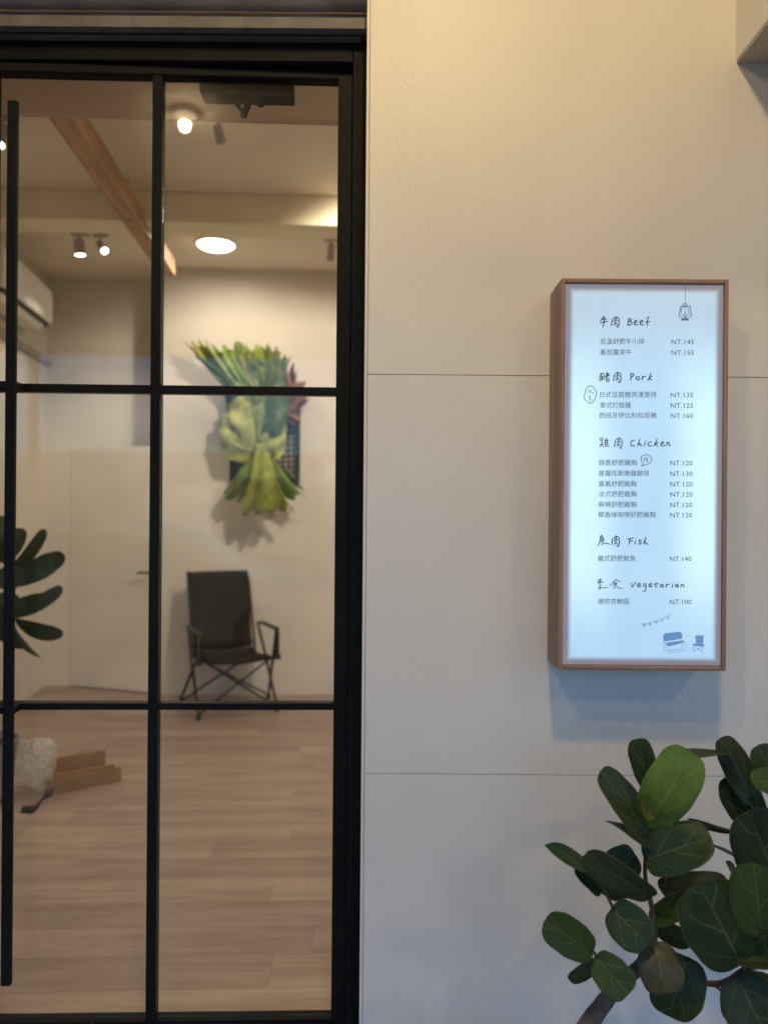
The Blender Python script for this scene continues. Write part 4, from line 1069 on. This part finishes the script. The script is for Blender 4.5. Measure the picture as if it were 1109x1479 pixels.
# ================================================================== ARCADE LAMPS (out of frame, overhead)
def arcade_lamp(x, y, power, label, soft=.09):
    t = Thing('arcade_lamp', label, 'ceiling light', (x, y, 3.95), group='round lamps under the arcade ceiling')
    t.part('rim', MB().lathe([(.075, 0), (.075, -.03), (.062, -.034), (.06, 0)], 28, (x, y, 3.9495)), m_white, smooth=True)
    t.part('diffuser', MB().lathe([(.058, -.005), (.056, -.03), (.036, -.04), (.002, -.043)], 28, (x, y, 3.949)), m_lampdisc2, smooth=True)
    add_light('arcade_bulb', 'POINT', (0, 0, -.09), power, WARM, t.o, size=soft)
def mirror_lamp(px, py, z):
    a, b = ray(px, py); d = Vector((a, 1, b)); n = Vector((-DR.s, DR.c, 0)); o = Vector((0, 0, CAMZ))
    k = (Vector((DR.ox, DR.oy, 0)) - o).dot(n) / d.dot(n); hit = o + d * k; d2 = d - n * 2 * d.dot(n)
    k2 = (z - hit.z) / d2.z; q = hit + d2 * k2; return q.x, q.y
L3 = mirror_lamp(265, 172, 3.88)
print('L3', L3)
arcade_lamp(0.20, 0.10, ARC1, 'arcade ceiling lamp directly over the viewer')
arcade_lamp(2.75, -1.60, ARC2, 'arcade ceiling lamp to the right, near the street')
arcade_lamp(*L3, ARC3, 'arcade ceiling lamp to the left, mirrored in the door glass', soft=.035)

# ================================================================== STREET BEHIND THE VIEWER (seen only mirrored in the glass)
def car(x, y):
    t = Thing('parked_car', 'white hatchback parked along the kerb behind the viewer', 'car', (x, y, -.12))
    L = 4.1
    prof = [(-2.05, .22), (-2.07, .55), (-2.0, .78), (-1.9, .92), (-1.2, .98), (.9, .96), (1.75, .80), (2.03, .62), (2.06, .3), (1.95, .2)]
    t.part('body', MB().prism([(x + a, b - .12) for a, b in prof], y - .85, y + .85), m_carp, bevel=.06)
    gh = [(-1.88, .925), (-1.62, 1.36), (-1.3, 1.45), (-.2, 1.47), (.35, 1.36), (1.0, .965)]
    t.part('cabin', MB().prism([(x + a, b - .12) for a, b in gh], y - .72, y + .72), m_carp, bevel=.08)
    for s in (-1, 1):
        for gl in ([(-1.55, 1.0), (-1.42, 1.3), (-.95, 1.36), (-.95, 1.0)], [(-.88, 1.0), (-.88, 1.36), (-.25, 1.37), (.2, 1.28), (.72, 1.0)]):
            ya = y + s * .7205
            t.part('window', MB().prism([(x + a, b - .12) for a, b in gl], min(ya, ya + s * .006), max(ya, ya + s * .006)), m_winglass)
        for wx in (-1.3, 1.3):
            w = t.part('wheel', MB().tube([(x + wx, y + s * .66, .19), (x + wx, y + s * .87, .19)], .31, 24), m_rubber, smooth=True)
            t.part('rim', MB().tube([(x + wx, y + s * .871, .19), (x + wx, y + s * .885, .19)], .2, 18), m_greyp, parent=w)
        t.part('headlight', MB().box(x + 1.93, x + 2.06, y + s * .62 - .15, y + s * .62 + .15, .48, .6), m_winglass, bevel=.02)
    t.part('windscreen', MB().prism([(x + .40, 1.235), (x + .405, 1.245), (x + .98, .875), (x + .97, .86)], y - .62, y + .62), m_winglass)
car(-2.2, -4.6)
bd = Thing('opposite_building', 'pale tiled building with shopfronts across the street, behind the viewer', 'building', (0, -34, -.12))
bd.part('facade', MB().box(-26, 26, -40, -34, -.12, 4.3), m_facade)
for k in range(13):
    x = -24 + k * 4
    for z in (3.0,):
        w = bd.part('window', MB().box(x - .9, x + .9, -33.99, -33.93, z, z + .9), m_white)
        bd.part('pane', MB().box(x - .82, x + .82, -33.928, -33.92, z + .08, z + .82), m_litwin if (k * 7 + int(z)) % 5 == 0 else m_winglass, parent=w)
    bd.part('shop_window', MB().box(x - 1.6, x + 1.6, -33.99, -33.95, .3, 2.7), m_litwin if k % 3 == 1 else m_winglass)
